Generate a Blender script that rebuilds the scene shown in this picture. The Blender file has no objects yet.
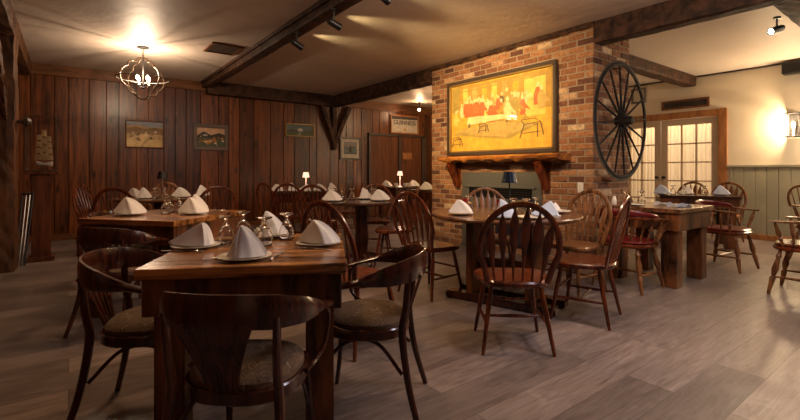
import bpy, bmesh, math, random
from mathutils import Vector, Matrix
random.seed(7)
PI = math.pi
C = bpy.context.scene.collection
SC = bpy.context.scene

# ---------------------------------------------------------------- camera
# the room is axis aligned; the camera looks 37 degrees off its Y axis
CS, SN = .799, .602
def W(lat, dep, z=0.0):            # metres to the right of / in front of the photographer -> room
    return Vector((dep*SN + lat*CS, dep*CS - lat*SN, z))
def RZ(theta):                     # heading, degrees clockwise from the looking direction -> z rotation
    return math.radians(-37.0 - theta)
cam_d = bpy.data.cameras.new('camera'); cam = bpy.data.objects.new('camera', cam_d); C.objects.link(cam)
cam.location = (0, 0, 1.12); cam.rotation_euler = (PI/2, 0, math.radians(-37.0))
cam_d.sensor_width = 36; cam_d.lens = 36*440/800; cam_d.shift_y = -39/800; cam_d.clip_start = .05
SC.camera = cam

# ---------------------------------------------------------------- world, exposure, lights
SC.view_settings.view_transform = 'Standard'; SC.view_settings.look = 'None'
SC.view_settings.gamma = 1; SC.view_settings.use_curve_mapping = False
SC.view_settings.exposure = .55
w = bpy.data.worlds.new('world'); SC.world = w; w.use_nodes = True
bg = w.node_tree.nodes['Background']; bg.inputs[0].default_value = (1, .86, .75, 1); bg.inputs[1].default_value = .02

def light(name, kind, loc, power, col, aim=None, **kw):
    l = bpy.data.lights.new(name, kind); l.energy = power; l.color = col
    for k, v in kw.items(): setattr(l, k, v)
    o = bpy.data.objects.new(name, l); C.objects.link(o); o.location = loc
    if aim is not None:
        o.rotation_euler = (Vector(aim)-Vector(loc)).to_track_quat('-Z', 'Y').to_euler()
    return o
WARM = (1, .62, .33); AMBER = (1, .66, .30); SOFT = (1, .76, .52)
CH = W(-3.52, 6.03, 2.385)          # chandelier centre
for k in range(4):
    a = k*PI/2+.5
    light('chandelier_light', 'POINT', CH+Vector((.085*math.cos(a), .085*math.sin(a), .075)), 9.5, (1, .72, .48), shadow_soft_size=.006)
# track spots hung on the ceiling beam
SPOTS = [((2.06, 4.67, 2.55), (4.7, 5.2, 1.5), 110), ((2.06, 3.80, 2.55), (4.75, 4.35, 1.95), 230), ((2.06, 2.97, 2.55), (4.75, 3.7, 1.9), 170)]
for p, a, e in SPOTS:
    light('track_light', 'SPOT', Vector(p)+(Vector(a)-Vector(p)).normalized()*.09, e, AMBER, a, spot_size=math.radians(62), spot_blend=.8, shadow_soft_size=.03)
for y in (5.05, 4.22, 3.3):   # light leaking from the heads' rear vents along the ceiling
    light('track_light_leak', 'SPOT', (2.24, y, 2.715), 24, (1, .74, .36), (4.0, y-.1, 2.80), spot_size=math.radians(48), spot_blend=1.0, shadow_soft_size=.02)
light('track_light', 'SPOT', (5.28, 1.22, 2.41), 60, SOFT, (3.6, 1.9, 1.0), spot_size=math.radians(80), spot_blend=.6, shadow_soft_size=.03)
light('track_light', 'POINT', (6.9, 8.35, 2.62), 12, WARM, shadow_soft_size=.03)
light('sconce_light', 'POINT', (8.80, 1.78, 1.84), 34, (1, .72, .42), shadow_soft_size=.05)
# added fill lights without fixtures, plus an off-frame sconce and the side room's light
light('fill_light', 'POINT', (7.2, -.6, 2.35), 34, (1, .80, .60), shadow_soft_size=.10)
light('fill_light', 'POINT', (3.5, -1.6, 2.3), 16, (1, .83, .68), shadow_soft_size=.12)
light('fill_light', 'AREA', (3.0, .2, 2.76), 25, (.92, .86, 1), (3.0, .5, 0), size=.6)
light('fill_light', 'POINT', (2.9, 1.6, 2.5), 37, (1, .76, .54), shadow_soft_size=.06)
light('fill_light', 'AREA', (1.1, 3.2, 2.76), 22, (1, .64, .36), (1.1, 3.4, 0), size=.4)
light('sconce_light', 'POINT', (8.80, .95, 1.66), 75, (1, .76, .50), shadow_soft_size=.05)
light('fill_light', 'POINT', (6.6, 6.6, 2.45), 34, WARM, shadow_soft_size=.08)
light('side_room_light', 'AREA', (10.6, 3.6, 2.5), 60, (1, .74, .48), (9.2, 3.6, 1.1), size=1.6)

# ---------------------------------------------------------------- materials
def ramp(nt, fac, stops):
    r = nt.nodes.new('ShaderNodeValToRGB'); e = r.color_ramp.elements
    while len(e) < len(stops): e.new(.5)
    for s, (p, c) in zip(e, stops): s.position = p; s.color = (*c, 1)
    nt.links.new(fac, r.inputs[0]); return r.outputs[0]
def base(name, rough=.5, col=(.5, .5, .5), metal=0, **kw):
    m = bpy.data.materials.new(name); m.use_nodes = True
    b = m.node_tree.nodes['Principled BSDF']
    b.inputs['Base Color'].default_value = (*col, 1); b.inputs['Roughness'].default_value = rough; b.inputs['Metallic'].default_value = metal
    for k, v in kw.items(): b.inputs[k.replace('_', ' ')].default_value = v
    return m, m.node_tree, b
def noise(nt, scale3, sc=1.0, det=5, off=None, rough=.6, dist=0):
    tc = nt.nodes.new('ShaderNodeTexCoord'); mp = nt.nodes.new('ShaderNodeMapping'); mp.inputs['Scale'].default_value = scale3
    nt.links.new(tc.outputs['Object'], mp.inputs[0])
    vec = mp.outputs[0]
    if off is not None:
        ad = nt.nodes.new('ShaderNodeVectorMath'); ad.operation = 'ADD'; nt.links.new(vec, ad.inputs[0]); nt.links.new(off, ad.inputs[1]); vec = ad.outputs[0]
    n = nt.nodes.new('ShaderNodeTexNoise'); n.inputs['Scale'].default_value = sc; n.inputs['Detail'].default_value = det
    n.inputs['Roughness'].default_value = rough; n.inputs['Distortion'].default_value = dist
    nt.links.new(vec, n.inputs['Vector']); return n.outputs['Fac'], vec
def bump(nt, b, h, strength=.3, dist=.01):
    n = nt.nodes.new('ShaderNodeBump'); n.inputs['Strength'].default_value = strength; n.inputs['Distance'].default_value = dist
    nt.links.new(h, n.inputs['Height']); nt.links.new(n.outputs[0], b.inputs['Normal'])
def island(nt, k=37.0):
    g = nt.nodes.new('ShaderNodeNewGeometry'); m = nt.nodes.new('ShaderNodeMath'); m.operation = 'MULTIPLY'; m.inputs[1].default_value = k
    nt.links.new(g.outputs['Random Per Island'], m.inputs[0]); return g.outputs['Random Per Island'], m.outputs[0]
def mix(nt, f, a, b_, mode='MIX'):
    m = nt.nodes.new('ShaderNodeMix'); m.data_type = 'RGBA'; m.blend_type = mode
    if isinstance(f, float): m.inputs[0].default_value = f
    else: nt.links.new(f, m.inputs[0])
    for v, s in ((a, m.inputs[6]), (b_, m.inputs[7])):
        if isinstance(v, tuple): s.default_value = (*v, 1)
        else: nt.links.new(v, s)
    return m.outputs[2]
def wood(name, dark, lightc, grain=(14, 14, 1.5), rough=.35, isl=0.0, knots=False, bmp=.15, coat=0.0, spec=.25):
    m, nt, b = base(name, rough)
    off = rnd = None
    if isl or knots: rnd, off = island(nt)
    f, vec = noise(nt, grain, 1.0, 6, off, dist=.6)
    col = ramp(nt, f, [(.38, dark), (.62, lightc)])
    if isl:
        v = ramp(nt, rnd, [(0, (1-isl,)*3), (1, (1+isl*.35, 1+isl*.35, 1+isl*.35))]); col = mix(nt, 1.0, col, v, 'MULTIPLY')
    if knots:
        vo = nt.nodes.new('ShaderNodeTexVoronoi'); vo.inputs['Scale'].default_value = 1.0
        f2, v2 = noise(nt, (7, 7, 2.6), 1, 0, off); nt.links.new(v2, vo.inputs['Vector'])
        k = ramp(nt, vo.outputs['Distance'], [(.09, (.12,)*3), (.24, (1,)*3)]); col = mix(nt, 1.0, col, k, 'MULTIPLY')
    nt.links.new(col, b.inputs['Base Color']); bump(nt, b, f, bmp, .004)
    b.inputs['Specular IOR Level'].default_value = spec
    if coat: b.inputs['Coat Weight'].default_value = coat; b.inputs['Coat Roughness'].default_value = .18
    return m
M = {}
M['chair'] = wood('red_brown_varnish', (.050, .010, .003), (.17, .036, .009), (30, 30, 3), .26, coat=.4)
M['chair_light'] = wood('honey_brown_varnish', (.10, .036, .012), (.26, .105, .034), (30, 30, 3), .32, coat=.2)
M['bent'] = wood('dark_mahogany_varnish', (.022, .0055, .003), (.075, .018, .008), (25, 25, 3), .22, coat=.5)
M['plank_wall'] = wood('knotty_pine_panel', (.050, .0130, .0030), (.20, .058, .0125), (22, 22, 1.3), .33, isl=.45, knots=True, spec=.4)
M['door_wood'] = wood('door_panel', (.085, .027, .009), (.15, .052, .017), (18, 18, 1.2), .42)
M['beam'] = wood('hewn_dark_beam', (.022, .011, .007), (.085, .038, .02), (9, 9, 9), .7, bmp=.9)
M['post'] = wood('hewn_post', (.04, .017, .008), (.15, .06, .024), (14, 14, 2), .6, bmp=.9)
M['trim'] = wood('brown_trim', (.10, .038, .014), (.19, .075, .028), (3, 3, 16), .45)
M['door_trim'] = wood('oak_trim', (.25, .10, .032), (.40, .17, .06), (10, 10, 3), .4)
M['table'] = wood('rustic_table_top', (.075, .020, .006), (.58, .24, .068), (2.0, 15, 15), .25, isl=.5, coat=.4, bmp=.2)
M['table_leg'] = wood('rustic_table_timber', (.022, .008, .003), (.19, .065, .020), (9, 9, 2.0), .42, bmp=.8)
M['round_top'] = wood('round_table_top', (.075, .030, .013), (.21, .09, .040), (3, 20, 20), .25, coat=.5)
M['dark_top'] = wood('dark_table_top', (.03, .012, .008), (.075, .03, .018), (3, 20, 20), .22, coat=.6)
M['mantel'] = wood('live_edge_log', (.17, .05, .012), (.52, .20, .045), (9, 2.5, 9), .35, bmp=.6, coat=.5)
M['ped'] = wood('pedestal_wood', (.075, .022, .009), (.16, .05, .018), (14, 14, 2), .4)
def plaster(name, col, var=.12, b_=.25, rough=.8):
    m, nt, b = base(name, rough)
    f, _ = noise(nt, (1.2, 1.2, 1.2), 1, 4)
    nt.links.new(ramp(nt, f, [(.3, tuple(c*(1-var) for c in col)), (.7, col)]), b.inputs['Base Color'])
    g, _ = noise(nt, (3, 3, 3), 1, 8); bump(nt, b, g, b_, .05)
    if name != 'plaster_ceiling': b.inputs['Specular IOR Level'].default_value = .25
    return m
M['ceiling'] = plaster('plaster_ceiling', (.66, .56, .47), rough=.52, b_=.3)
M['cream'] = plaster('cream_wall', (.72, .62, .46), .05, .05)
M['sage'] = plaster('sage_boards', (.34, .31, .21), .15, .08, .6)
M['offwhite'] = plaster('offwhite_paint', (.50, .38, .25), .05, .03, .5)
def solid(name, col, rough=.5, metal=0, **kw): return base(name, rough, col, metal, **kw)[0]
M['iron'] = solid('black_iron', (.009, .007, .006), .65, .2)
M['rust'] = plaster('rusty_iron', (.010, .006, .005), .5, .3, .8)
M['black'] = solid('black_paint', (.008, .008, .009), .35)
M['bronze'] = solid('aged_bronze', (.13, .09, .06), .4, .8)
M['chrome'] = solid('polished_steel', (.6, .58, .55), .2, 1)
M['steel'] = solid('brushed_steel', (.20, .20, .185), .42, .75)
M['red_leather'] = solid('red_leather', (.12, .006, .006), .3)
M['china'] = solid('white_china', (.72, .66, .56), .2)
M['gold'] = solid('old_gold', (.30, .19, .06), .4, .6)
M['frame'] = solid('dark_frame', (.05, .03, .018), .4)
M['grey_frame'] = solid('grey_frame', (.13, .10, .085), .6)
M['blue_shade'] = solid('blue_black_shade', (.010, .018, .036), .3, .5)
M['white'] = solid('white_plastic', (.75, .72, .66), .4)
M['paper'] = solid('cream_paper', (.62, .55, .40), .6)
M['sail'] = plaster('aged_sail', (.80, .66, .42), .3, .2)
M['red_glass'] = solid('red_glass', (.32, .02, .015), .15)
M['candle'] = solid('dark_glass', (.02, .02, .03), .1)
m, nt, b = base('linen', .85, (.74, .70, .66)); f, _ = noise(nt, (300, 300, 300), 1, 2); bump(nt, b, f, .12, .001); b.inputs['Sheen Weight'].default_value = .2; M['linen'] = m
m = solid('linen_blue', (.48, .54, .66), .85); M['linen_blue'] = m
m = bpy.data.materials.new('clear_glass'); m.use_nodes = True; nt = m.node_tree; b = nt.nodes['Principled BSDF']
b.inputs['Transmission Weight'].default_value = 1; b.inputs['Roughness'].default_value = .02; b.inputs['IOR'].default_value = 1.45; b.inputs['Base Color'].default_value = (.97, .97, .97, 1); M['glass'] = m
m = bpy.data.materials.new('pane_glass'); m.use_nodes = True; nt = m.node_tree
tr = nt.nodes.new('ShaderNodeBsdfTransparent'); gl = nt.nodes.new('ShaderNodeBsdfGlossy'); gl.inputs['Roughness'].default_value = .03
fr = nt.nodes.new('ShaderNodeFresnel'); fr.inputs[0].default_value = 1.4; mx = nt.nodes.new('ShaderNodeMixShader')
bf = nt.nodes.new('ShaderNodeNewGeometry'); inv = nt.nodes.new('ShaderNodeMath'); inv.operation = 'SUBTRACT'; inv.inputs[0].default_value = 1; nt.links.new(bf.outputs['Backfacing'], inv.inputs[1])
mu = nt.nodes.new('ShaderNodeMath'); mu.operation = 'MULTIPLY'; nt.links.new(fr.outputs[0], mu.inputs[0]); nt.links.new(inv.outputs[0], mu.inputs[1])
nt.links.new(mu.outputs[0], mx.inputs[0]); nt.links.new(tr.outputs[0], mx.inputs[1]); nt.links.new(gl.outputs[0], mx.inputs[2])
nt.links.new(mx.outputs[0], nt.nodes['Material Output'].inputs[0]); M['pane'] = m
def glow(name, col, s):
    m, nt, b = base(name, .4, col); b.inputs['Emission Color'].default_value = (*col, 1); b.inputs['Emission Strength'].default_value = s; return m
M['bulb'] = glow('lit_bulb', (1, .86, .68), 30); M['bulb_far'] = glow('lit_warm_bulb', (1, .7, .4), 14); M['lamp_glow'] = glow('lit_lamp_shade', (1, .62, .45), .9)
M['lens'] = glow('lit_spot_lens', (1, .93, .85), 12); M['sconce_glow'] = glow('lit_sconce_glass', (1, .72, .42), 3.5)
# sheer curtain
m, nt, b = base('sheer_curtain', .9, (.85, .78, .66)); tl = nt.nodes.new('ShaderNodeBsdfTranslucent'); tl.inputs[0].default_value = (.9, .82, .68, 1)
mx = nt.nodes.new('ShaderNodeMixShader'); mx.inputs[0].default_value = .6; nt.links.new(b.outputs[0], mx.inputs[1]); nt.links.new(tl.outputs[0], mx.inputs[2])
nt.links.new(mx.outputs[0], nt.nodes['Material Output'].inputs[0]); M['curtain'] = m
# tapestry seat cloth
m, nt, b = base('tapestry', .9); f, _ = noise(nt, (28, 28, 28), 1, 5, dist=1.5)
nt.links.new(ramp(nt, f, [(.34, (.03, .015, .008)), (.47, (.15, .085, .045)), (.55, (.055, .032, .018)), (.66, (.26, .17, .10))]), b.inputs['Base Color']); M['tapestry'] = m
# brick
m, nt, b = base('old_brick', .85); rnd, off = island(nt, 91)
c1 = ramp(nt, rnd, [(0, (.10, .036, .022)), (.12, (.19, .075, .036)), (.5, (.31, .135, .058)), (.88, (.40, .195, .090)), (1, (.62, .46, .29))])
f, _ = noise(nt, (28, 28, 28), 1, 6, off); c2 = ramp(nt, f, [(.3, (.5, .45, .42)), (.65, (1.1, 1.1, 1.1))])
nt.links.new(mix(nt, 1.0, c1, c2, 'MULTIPLY'), b.inputs['Base Color']); bump(nt, b, f, .6, .01); M['brick'] = m
M['mortar'] = plaster('mortar', (.38, .29, .21), .3, .6)
# floor planks run along the room's X axis
m, nt, b = base('grey_oak_planks', .38)
tc = nt.nodes.new('ShaderNodeTexCoord'); br = nt.nodes.new('ShaderNodeTexBrick'); nt.links.new(tc.outputs['Object'], br.inputs['Vector'])
for k, v in (('Scale', 1), ('Mortar Size', .0016), ('Mortar Smooth', .1), ('Bias', 0), ('Brick Width', 1.5), ('Row Height', .235)): br.inputs[k].default_value = v
br.offset = .37; br.inputs['Color1'].default_value = (0, 0, 0, 1); br.inputs['Color2'].default_value = (1, 1, 1, 1); br.inputs['Mortar'].default_value = (.5, .5, .5, 1)
off = nt.nodes.new('ShaderNodeVectorMath'); off.operation = 'SCALE'; off.inputs[3].default_value = 60; nt.links.new(br.outputs['Color'], off.inputs[0])
f, v1 = noise(nt, (3.0, 34, 1), 1, 7, off.outputs[0], .65, 1.2)
f2, v2 = noise(nt, (1.6, 5, 1), 1, 3, off.outputs[0], .5, .8)
wv = nt.nodes.new('ShaderNodeMath'); wv.operation = 'MULTIPLY'; wv.inputs[1].default_value = 22; nt.links.new(f2, wv.inputs[0])
sn = nt.nodes.new('ShaderNodeMath'); sn.operation = 'SINE'; nt.links.new(wv.outputs[0], sn.inputs[0])
ring = ramp(nt, sn.outputs[0], [(0, (.86, .85, .84)), (.9, (1, 1, 1))])
c = ramp(nt, f, [(.28, (.125, .090, .080)), (.5, (.235, .185, .165)), (.74, (.325, .265, .24))])
c = mix(nt, 1.0, c, ramp(nt, br.outputs['Color'], [(0, (.55, .53, .52)), (1, (1.15, 1.12, 1.09))]), 'MULTIPLY')
c = mix(nt, 1.0, c, ring, 'MULTIPLY')
c = mix(nt, br.outputs['Fac'], c, (.06, .045, .04)); nt.links.new(c, b.inputs['Base Color']); bump(nt, b, f, .12, .003)
rr = nt.nodes.new('ShaderNodeMapRange'); rr.inputs[3].default_value = .30; rr.inputs[4].default_value = .52; nt.links.new(f, rr.inputs[0]); nt.links.new(rr.outputs[0], b.inputs['Roughness']); M['floor'] = m

# ---------------------------------------------------------------- mesh helpers
def obj(name, bm, mat, parent=None, smooth=False, mats=None):
    me = bpy.data.meshes.new(name); bmesh.ops.recalc_face_normals(bm, faces=bm.faces[:]); bm.to_mesh(me); bm.free()
    for mm in (mats or [mat]): me.materials.append(M[mm] if isinstance(mm, str) else mm)
    if smooth:
        for p in me.polygons: p.use_smooth = True
        me.set_sharp_from_angle(angle=math.radians(38))
    o = bpy.data.objects.new(name, me); C.objects.link(o)
    if parent: o.parent = parent
    return o
def tag(o, label, cat, group=None, kind=None):
    o['label'] = label; o['category'] = cat
    if group: o['group'] = group
    if kind: o['kind'] = kind
    return o
def thing(name, loc=(0, 0, 0), rz=0):
    o = bpy.data.objects.new(name, None); C.objects.link(o); o.location = loc; o.rotation_euler = (0, 0, rz); o.empty_display_size = .1; return o
def struct(name, bm, mat, label=None, mats=None, smooth=False):
    o = obj(name, bm, mat, None, smooth, mats); o['kind'] = 'structure'
    if label: o['label'] = label
    return o
def dup(root, loc, rz):
    r = root.copy(); C.objects.link(r); r.location = loc; r.rotation_euler = (0, 0, rz)
    for ch in list(root.children):
        c = ch.copy(); C.objects.link(c); c.parent = r
        for g in list(ch.children):
            d = g.copy(); C.objects.link(d); d.parent = c
    return r
NB = bmesh.new
def bx(bm, x0, x1, y0, y1, z0, z1, mi=0, ch=0.0, M_=None):
    x0, x1 = min(x0, x1), max(x0, x1); y0, y1 = min(y0, y1), max(y0, y1); z0, z1 = min(z0, z1), max(z0, z1)
    r = bmesh.ops.create_cube(bm, size=1, matrix=Matrix.Translation(((x0+x1)/2, (y0+y1)/2, (z0+z1)/2)) @ Matrix.Diagonal((x1-x0, y1-y0, z1-z0, 1)))
    vs = r['verts']
    fs = list({f for v in vs for f in v.link_faces})
    if ch:
        es = list({e for f in fs for e in f.edges})
        q = bmesh.ops.bevel(bm, geom=es, offset=ch, segments=1 if ch < .006 else 2, affect='EDGES'); vs = q['verts']; fs = list({f for v in vs for f in v.link_faces})
    for f in fs: f.material_index = mi
    if M_: bmesh.ops.transform(bm, matrix=M_, verts=list({v for f in fs for v in f.verts}))
    return fs
def sweep(bm, pts, prof, seg=8, up=None, cap=True, closed=False, mi=0):
    """tube along pts; prof: radius, list of radii, or list of (w,h) ellipses with 'up' giving the h direction"""
    pts = [Vector(p) for p in pts]; n = len(pts); rings = []
    if not isinstance(prof, list): prof = [prof]*n
    ref = Vector(up) if up is not None else None
    pn = None
    for i, p in enumerate(pts):
        if closed: t = pts[(i+1) % n]-pts[i-1]
        else: t = pts[min(i+1, n-1)]-pts[max(i-1, 0)]
        t.normalize()
        if ref is not None: u = ref - t*ref.dot(t)
        elif pn is None: u = t.orthogonal()
        else: u = pn - t*pn.dot(t)
        u.normalize(); pn = u; s = t.cross(u)
        a, b_ = prof[i] if isinstance(prof[i], tuple) else (prof[i], prof[i])
        ring = []
        for k in range(seg):
            th = 2*PI*(k+.5)/seg; cx, sx = math.cos(th), math.sin(th)
            if up is not None and seg <= 8 and isinstance(prof[i], tuple):   # rounded rectangle
                cx = math.copysign(min(abs(cx)*1.25, 1), cx); sx = math.copysign(min(abs(sx)*1.25, 1), sx)
            ring.append(bm.verts.new(p+s*(a*cx)+u*(b_*sx)))
        rings.append(ring)
    m_ = n if closed else n-1
    for i in range(m_):
        A, B = rings[i], rings[(i+1) % n]
        for k in range(seg):
            f = bm.faces.new((A[k], A[(k+1) % seg], B[(k+1) % seg], B[k])); f.material_index = mi
    if cap and not closed:
        bm.faces.new(rings[0][::-1]).material_index = mi; bm.faces.new(rings[-1]).material_index = mi
def lathe(bm, prof, seg=20, c=(0, 0, 0), mi=0, mat=None):
    c = Vector(c); rings = []
    for r, z in prof:
        if r < 1e-5: rings.append([bm.verts.new(c+Vector((0, 0, z)))])
        else: rings.append([bm.verts.new(c+Vector((r*math.cos(2*PI*k/seg), r*math.sin(2*PI*k/seg), z))) for k in range(seg)])
    for A, B in zip(rings, rings[1:]):
        for k in range(seg):
            q = [A[k % len(A)], A[(k+1) % seg % len(A)], B[(k+1) % seg % len(B)], B[k % len(B)]]
            q = list(dict.fromkeys(q))
            if len(q) > 2: bm.faces.new(q).material_index = mi
    if mat is not None: bmesh.ops.transform(bm, matrix=mat, verts=[v for r in rings for v in r])
def outline_slab(bm, pts, z0, z1, ch=.006, mi=0):
    """prism over a 2-D outline with softened top and bottom edges"""
    n = len(pts); cx = sum(p[0] for p in pts)/n; cy = sum(p[1] for p in pts)/n; rings = []
    for s, z in ((ch, z0), (0, z0+ch), (0, z1-ch), (ch, z1)):
        ring = []
        for x, y in pts:
            d = math.hypot(x-cx, y-cy) or 1; k = 1-s/d; ring.append(bm.verts.new((cx+(x-cx)*k, cy+(y-cy)*k, z)))
        rings.append(ring)
    for A, B in zip(rings, rings[1:]):
        for k in range(n): bm.faces.new((A[k], A[(k+1) % n], B[(k+1) % n], B[k])).material_index = mi
    bm.faces.new(rings[0][::-1]).material_index = mi; bm.faces.new(rings[-1]).material_index = mi
def smoothpath(pts, n=6):
    P = [Vector(p) for p in pts]; P = [P[0]*2-P[1]]+P+[P[-1]*2-P[-2]]; out = []
    for i in range(1, len(P)-2):
        for k in range(n):
            t = k/n; a, b_, c_, d = P[i-1], P[i], P[i+1], P[i+2]
            out.append(.5*((2*b_)+(-a+c_)*t+(2*a-5*b_+4*c_-d)*t*t+(-a+3*b_-3*c_+d)*t*t*t))
    out.append(P[-2]); return out
def lerp_list(vals, n):
    out = []
    for i in range(n):
        t = i/(n-1)*(len(vals)-1); k = min(int(t), len(vals)-2); f = t-k; a, b_ = vals[k], vals[k+1]
        out.append(tuple(x+(y-x)*f for x, y in zip(a, b_)) if isinstance(a, tuple) else a+(b_-a)*f)
    return out
def rough_beam(bm, p0, p1, wd, ht, seg=40, amp=.008, mi=0):
    p0, p1 = Vector(p0), Vector(p1); t = (p1-p0).normalized(); up = Vector((0, 0, 1)) if abs(t.z) < .9 else Vector((0, 1, 0))
    s = t.cross(up).normalized(); u = s.cross(t); rings = []
    cor = []
    for i in range(4):
        a, b_ = ((-1, -1), (1, -1), (1, 1), (-1, 1))[i]; a2, b2 = ((-1, -1), (1, -1), (1, 1), (-1, 1))[(i+1) % 4]
        for k in range(4): f = k/4; cor.append((a+(a2-a)*f, b_+(b2-b_)*f))
    for i in range(seg+1):
        c = p0+(p1-p0)*i/seg; ring = []
        for a, b_ in cor:
            j = amp if b_ < .9 or abs(t.z) > .5 else 0
            k = .93 if abs(a) == 1 and abs(b_) == 1 and b_ < .5 else 1
            ring.append(bm.verts.new(c+s*(a*wd/2*k+random.uniform(-j, j))+u*(b_*ht/2*k+random.uniform(-j, j))))
        rings.append(ring)
    n = len(cor)
    for A, B in zip(rings, rings[1:]):
        for k in range(n): bm.faces.new((A[k], A[(k+1) % n], B[(k+1) % n], B[k])).material_index = mi
    bm.faces.new(rings[0][::-1]); bm.faces.new(rings[-1])

# ---------------------------------------------------------------- room shell
CZ = 2.82
bm = NB(); bx(bm, -1.2, 9.2, -3.2, 9.3, -.1, 0); struct('floor', bm, 'floor', 'grey oak plank floor')
bm = NB(); bx(bm, -1.2, 9.2, -3.2, 9.3, CZ, CZ+.1); struct('ceiling', bm, 'ceiling', 'cream plaster ceiling')
def boards(bm, a0, a1, put, z0, z1, wmin, wmax, gap=.007):
    a = a0
    while a < a1-.02:
        wd = min(random.uniform(wmin, wmax), a1-a); put(bm, a, a+wd-gap, z0, z1); a += wd
bm = NB(); bx(bm, -1.2, 9.2, 9.03, 9.15, 0, CZ)
def putb(bm, a, b_, z0, z1): bx(bm, a, b_, 9.0, 9.03, z0, z1, 0, .004)
boards(bm, -.9, 9.0, putb, 0, CZ-.01, .17, .36, .010); struct('wall_back', bm, 'plank_wall', 'dark knotty pine board wall')
bm = NB(); bx(bm, -1.1, -.93, -.5, 9.03, 0, CZ)
def putb(bm, a, b_, z0, z1): bx(bm, -.93, -.9, a, b_, z0, z1, 0, .004)
boards(bm, 2.0, 9.0, putb, 0, CZ-.01, .12, .27); struct('wall_left', bm, 'plank_wall', 'dark board wall at the left')
# right (cream) wall with the french door opening Y 2.72-4.7, z 0-2.13
bm = NB(); DY0, DY1, DZ = 2.74, 4.66, 2.10
bx(bm, 9.0, 9.15, -3.2, DY0, 0, CZ); bx(bm, 9.0, 9.15, DY1, 9.15, 0, CZ); bx(bm, 9.0, 9.15, DY0, DY1, DZ, CZ)
struct('wall_right', bm, 'cream', 'cream plaster wall with glass doors')
bm = NB()
def putb(bm, a, b_, z0, z1): bx(bm, 8.975, 9.0, a, b_, z0, z1, 0, .004)
boards(bm, -3.1, DY0-.13, putb, .09, 1.19, .148, .15, .006); boards(bm, DY1+.13, 8.9, putb, .09, 1.19, .148, .15, .006)
struct('trim_1', bm, 'sage', 'sage green beadboard wainscot')
bm = NB(); bx(bm, 8.955, 9.0, -3.1, DY0-.1, 1.18, 1.22, 0, .004); bx(bm, 8.955, 9.0, DY1+.1, 8.9, 1.18, 1.22, 0, .004); struct('trim_2', bm, 'sage', 'sage green chair rail')
bm = NB(); bx(bm, 8.95, 8.975, -3.1, DY0-.1, 0, .09, 0, .004); bx(bm, 8.95, 8.975, DY1+.1, 8.9, 0, .09, 0, .004); struct('baseboard_right', bm, 'door_trim', 'brown wooden baseboard')
bm = NB(); bx(bm, -.9, 4.78, 8.975, 9.0, 0, .10, 0, .004); struct('baseboard_back', bm, 'trim', 'brown wooden baseboard')
bm = NB(); bx(bm, -.9, 2.1, 8.95, 9.0, CZ-.17, CZ, 0, .006); struct('trim_3', bm, 'trim', 'brown board along the top of the back wall')
bm = NB(); bx(bm, 4.97, 8.97, 8.95, 9.0, CZ-.2, CZ, 0, .006); struct('trim_4', bm, 'trim', 'brown crown board in the far alcove')
bm = NB(); rough_beam(bm, (2.1, 8.9, CZ-.12), (4.8, 8.9, CZ-.12), .2, .24, 30, .004); struct('beam_back', bm, 'beam', 'dark header beam on the back wall')
bm = NB(); rough_beam(bm, (2.105, -2, CZ-.06), (2.105, 8.95, CZ-.06), .15, .13, 60, .004)
bx(bm, 1.995, 2.03, -2, 8.95, CZ-.045, CZ, 0, .004); struct('beam_middle', bm, 'beam', 'long dark ceiling beam carrying spotlights')
bm = NB(); rough_beam(bm, (4.88, 5.47, CZ-.12), (4.88, 8.98, CZ-.12), .21, .24, 36, .006); struct('beam_far', bm, 'beam', 'dark beam from brick chimney to back wall')
bm = NB(); rough_beam(bm, (4.88, -2.2, CZ-.12), (4.88, 2.67, CZ-.12), .22, .25, 50, .005); struct('beam_near', bm, 'beam', 'dark beam from brick chimney out of view')
bm = NB(); rough_beam(bm, (5.5, 3.2, CZ-.09), (8.98, 3.2, CZ-.09), .2, .18, 30, .005); struct('beam_cross', bm, 'beam', 'short beam from chimney to cream wall')
bm = NB(); rough_beam(bm, (4.98, 1.02, CZ-.12), (8.98, 1.02, CZ-.12), .24, .24, 30, .005); struct('beam_right', bm, 'beam', 'dark beam at the upper right')
bm = NB(); rough_beam(bm, (-.62, -1, CZ-.1), (-.62, 8.95, CZ-.1), .32, .22, 60, .008); struct('beam_left', bm, 'post', 'dark beam along the left wall')
bm = NB(); rough_beam(bm, (-.62, 6.62, 0), (-.62, 6.62, CZ-.2), .30, .30, 24, .01)
rough_beam(bm, (-.60, 6.5, 1.75), (-.58, 5.2, 2.66), .12, .16, 14, .012); struct('post_left', bm, 'post', 'hewn post with curved brace at the left')
bm = NB(); rough_beam(bm, (4.86, 8.93, 1.75), (4.52, 8.9, 2.6), .10, .11, 12, .006); rough_beam(bm, (4.86, 8.93, 1.75), (5.22, 8.9, 2.6), .10, .11, 12, .006); rough_beam(bm, (4.86, 8.95, 1.6), (4.86, 8.95, 2.6), .11, .09, 12, .004)
struct('brace_back', bm, 'beam', 'V shaped timber brace under the beam')
bm = NB(); rough_beam(bm, (9-.02, -3, CZ-.012), (9-.02, 9, CZ-.012), .03, .022, 60, .006); struct('trim_5', bm, 'frame', 'thin dark line at the top of the cream wall')
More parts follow.
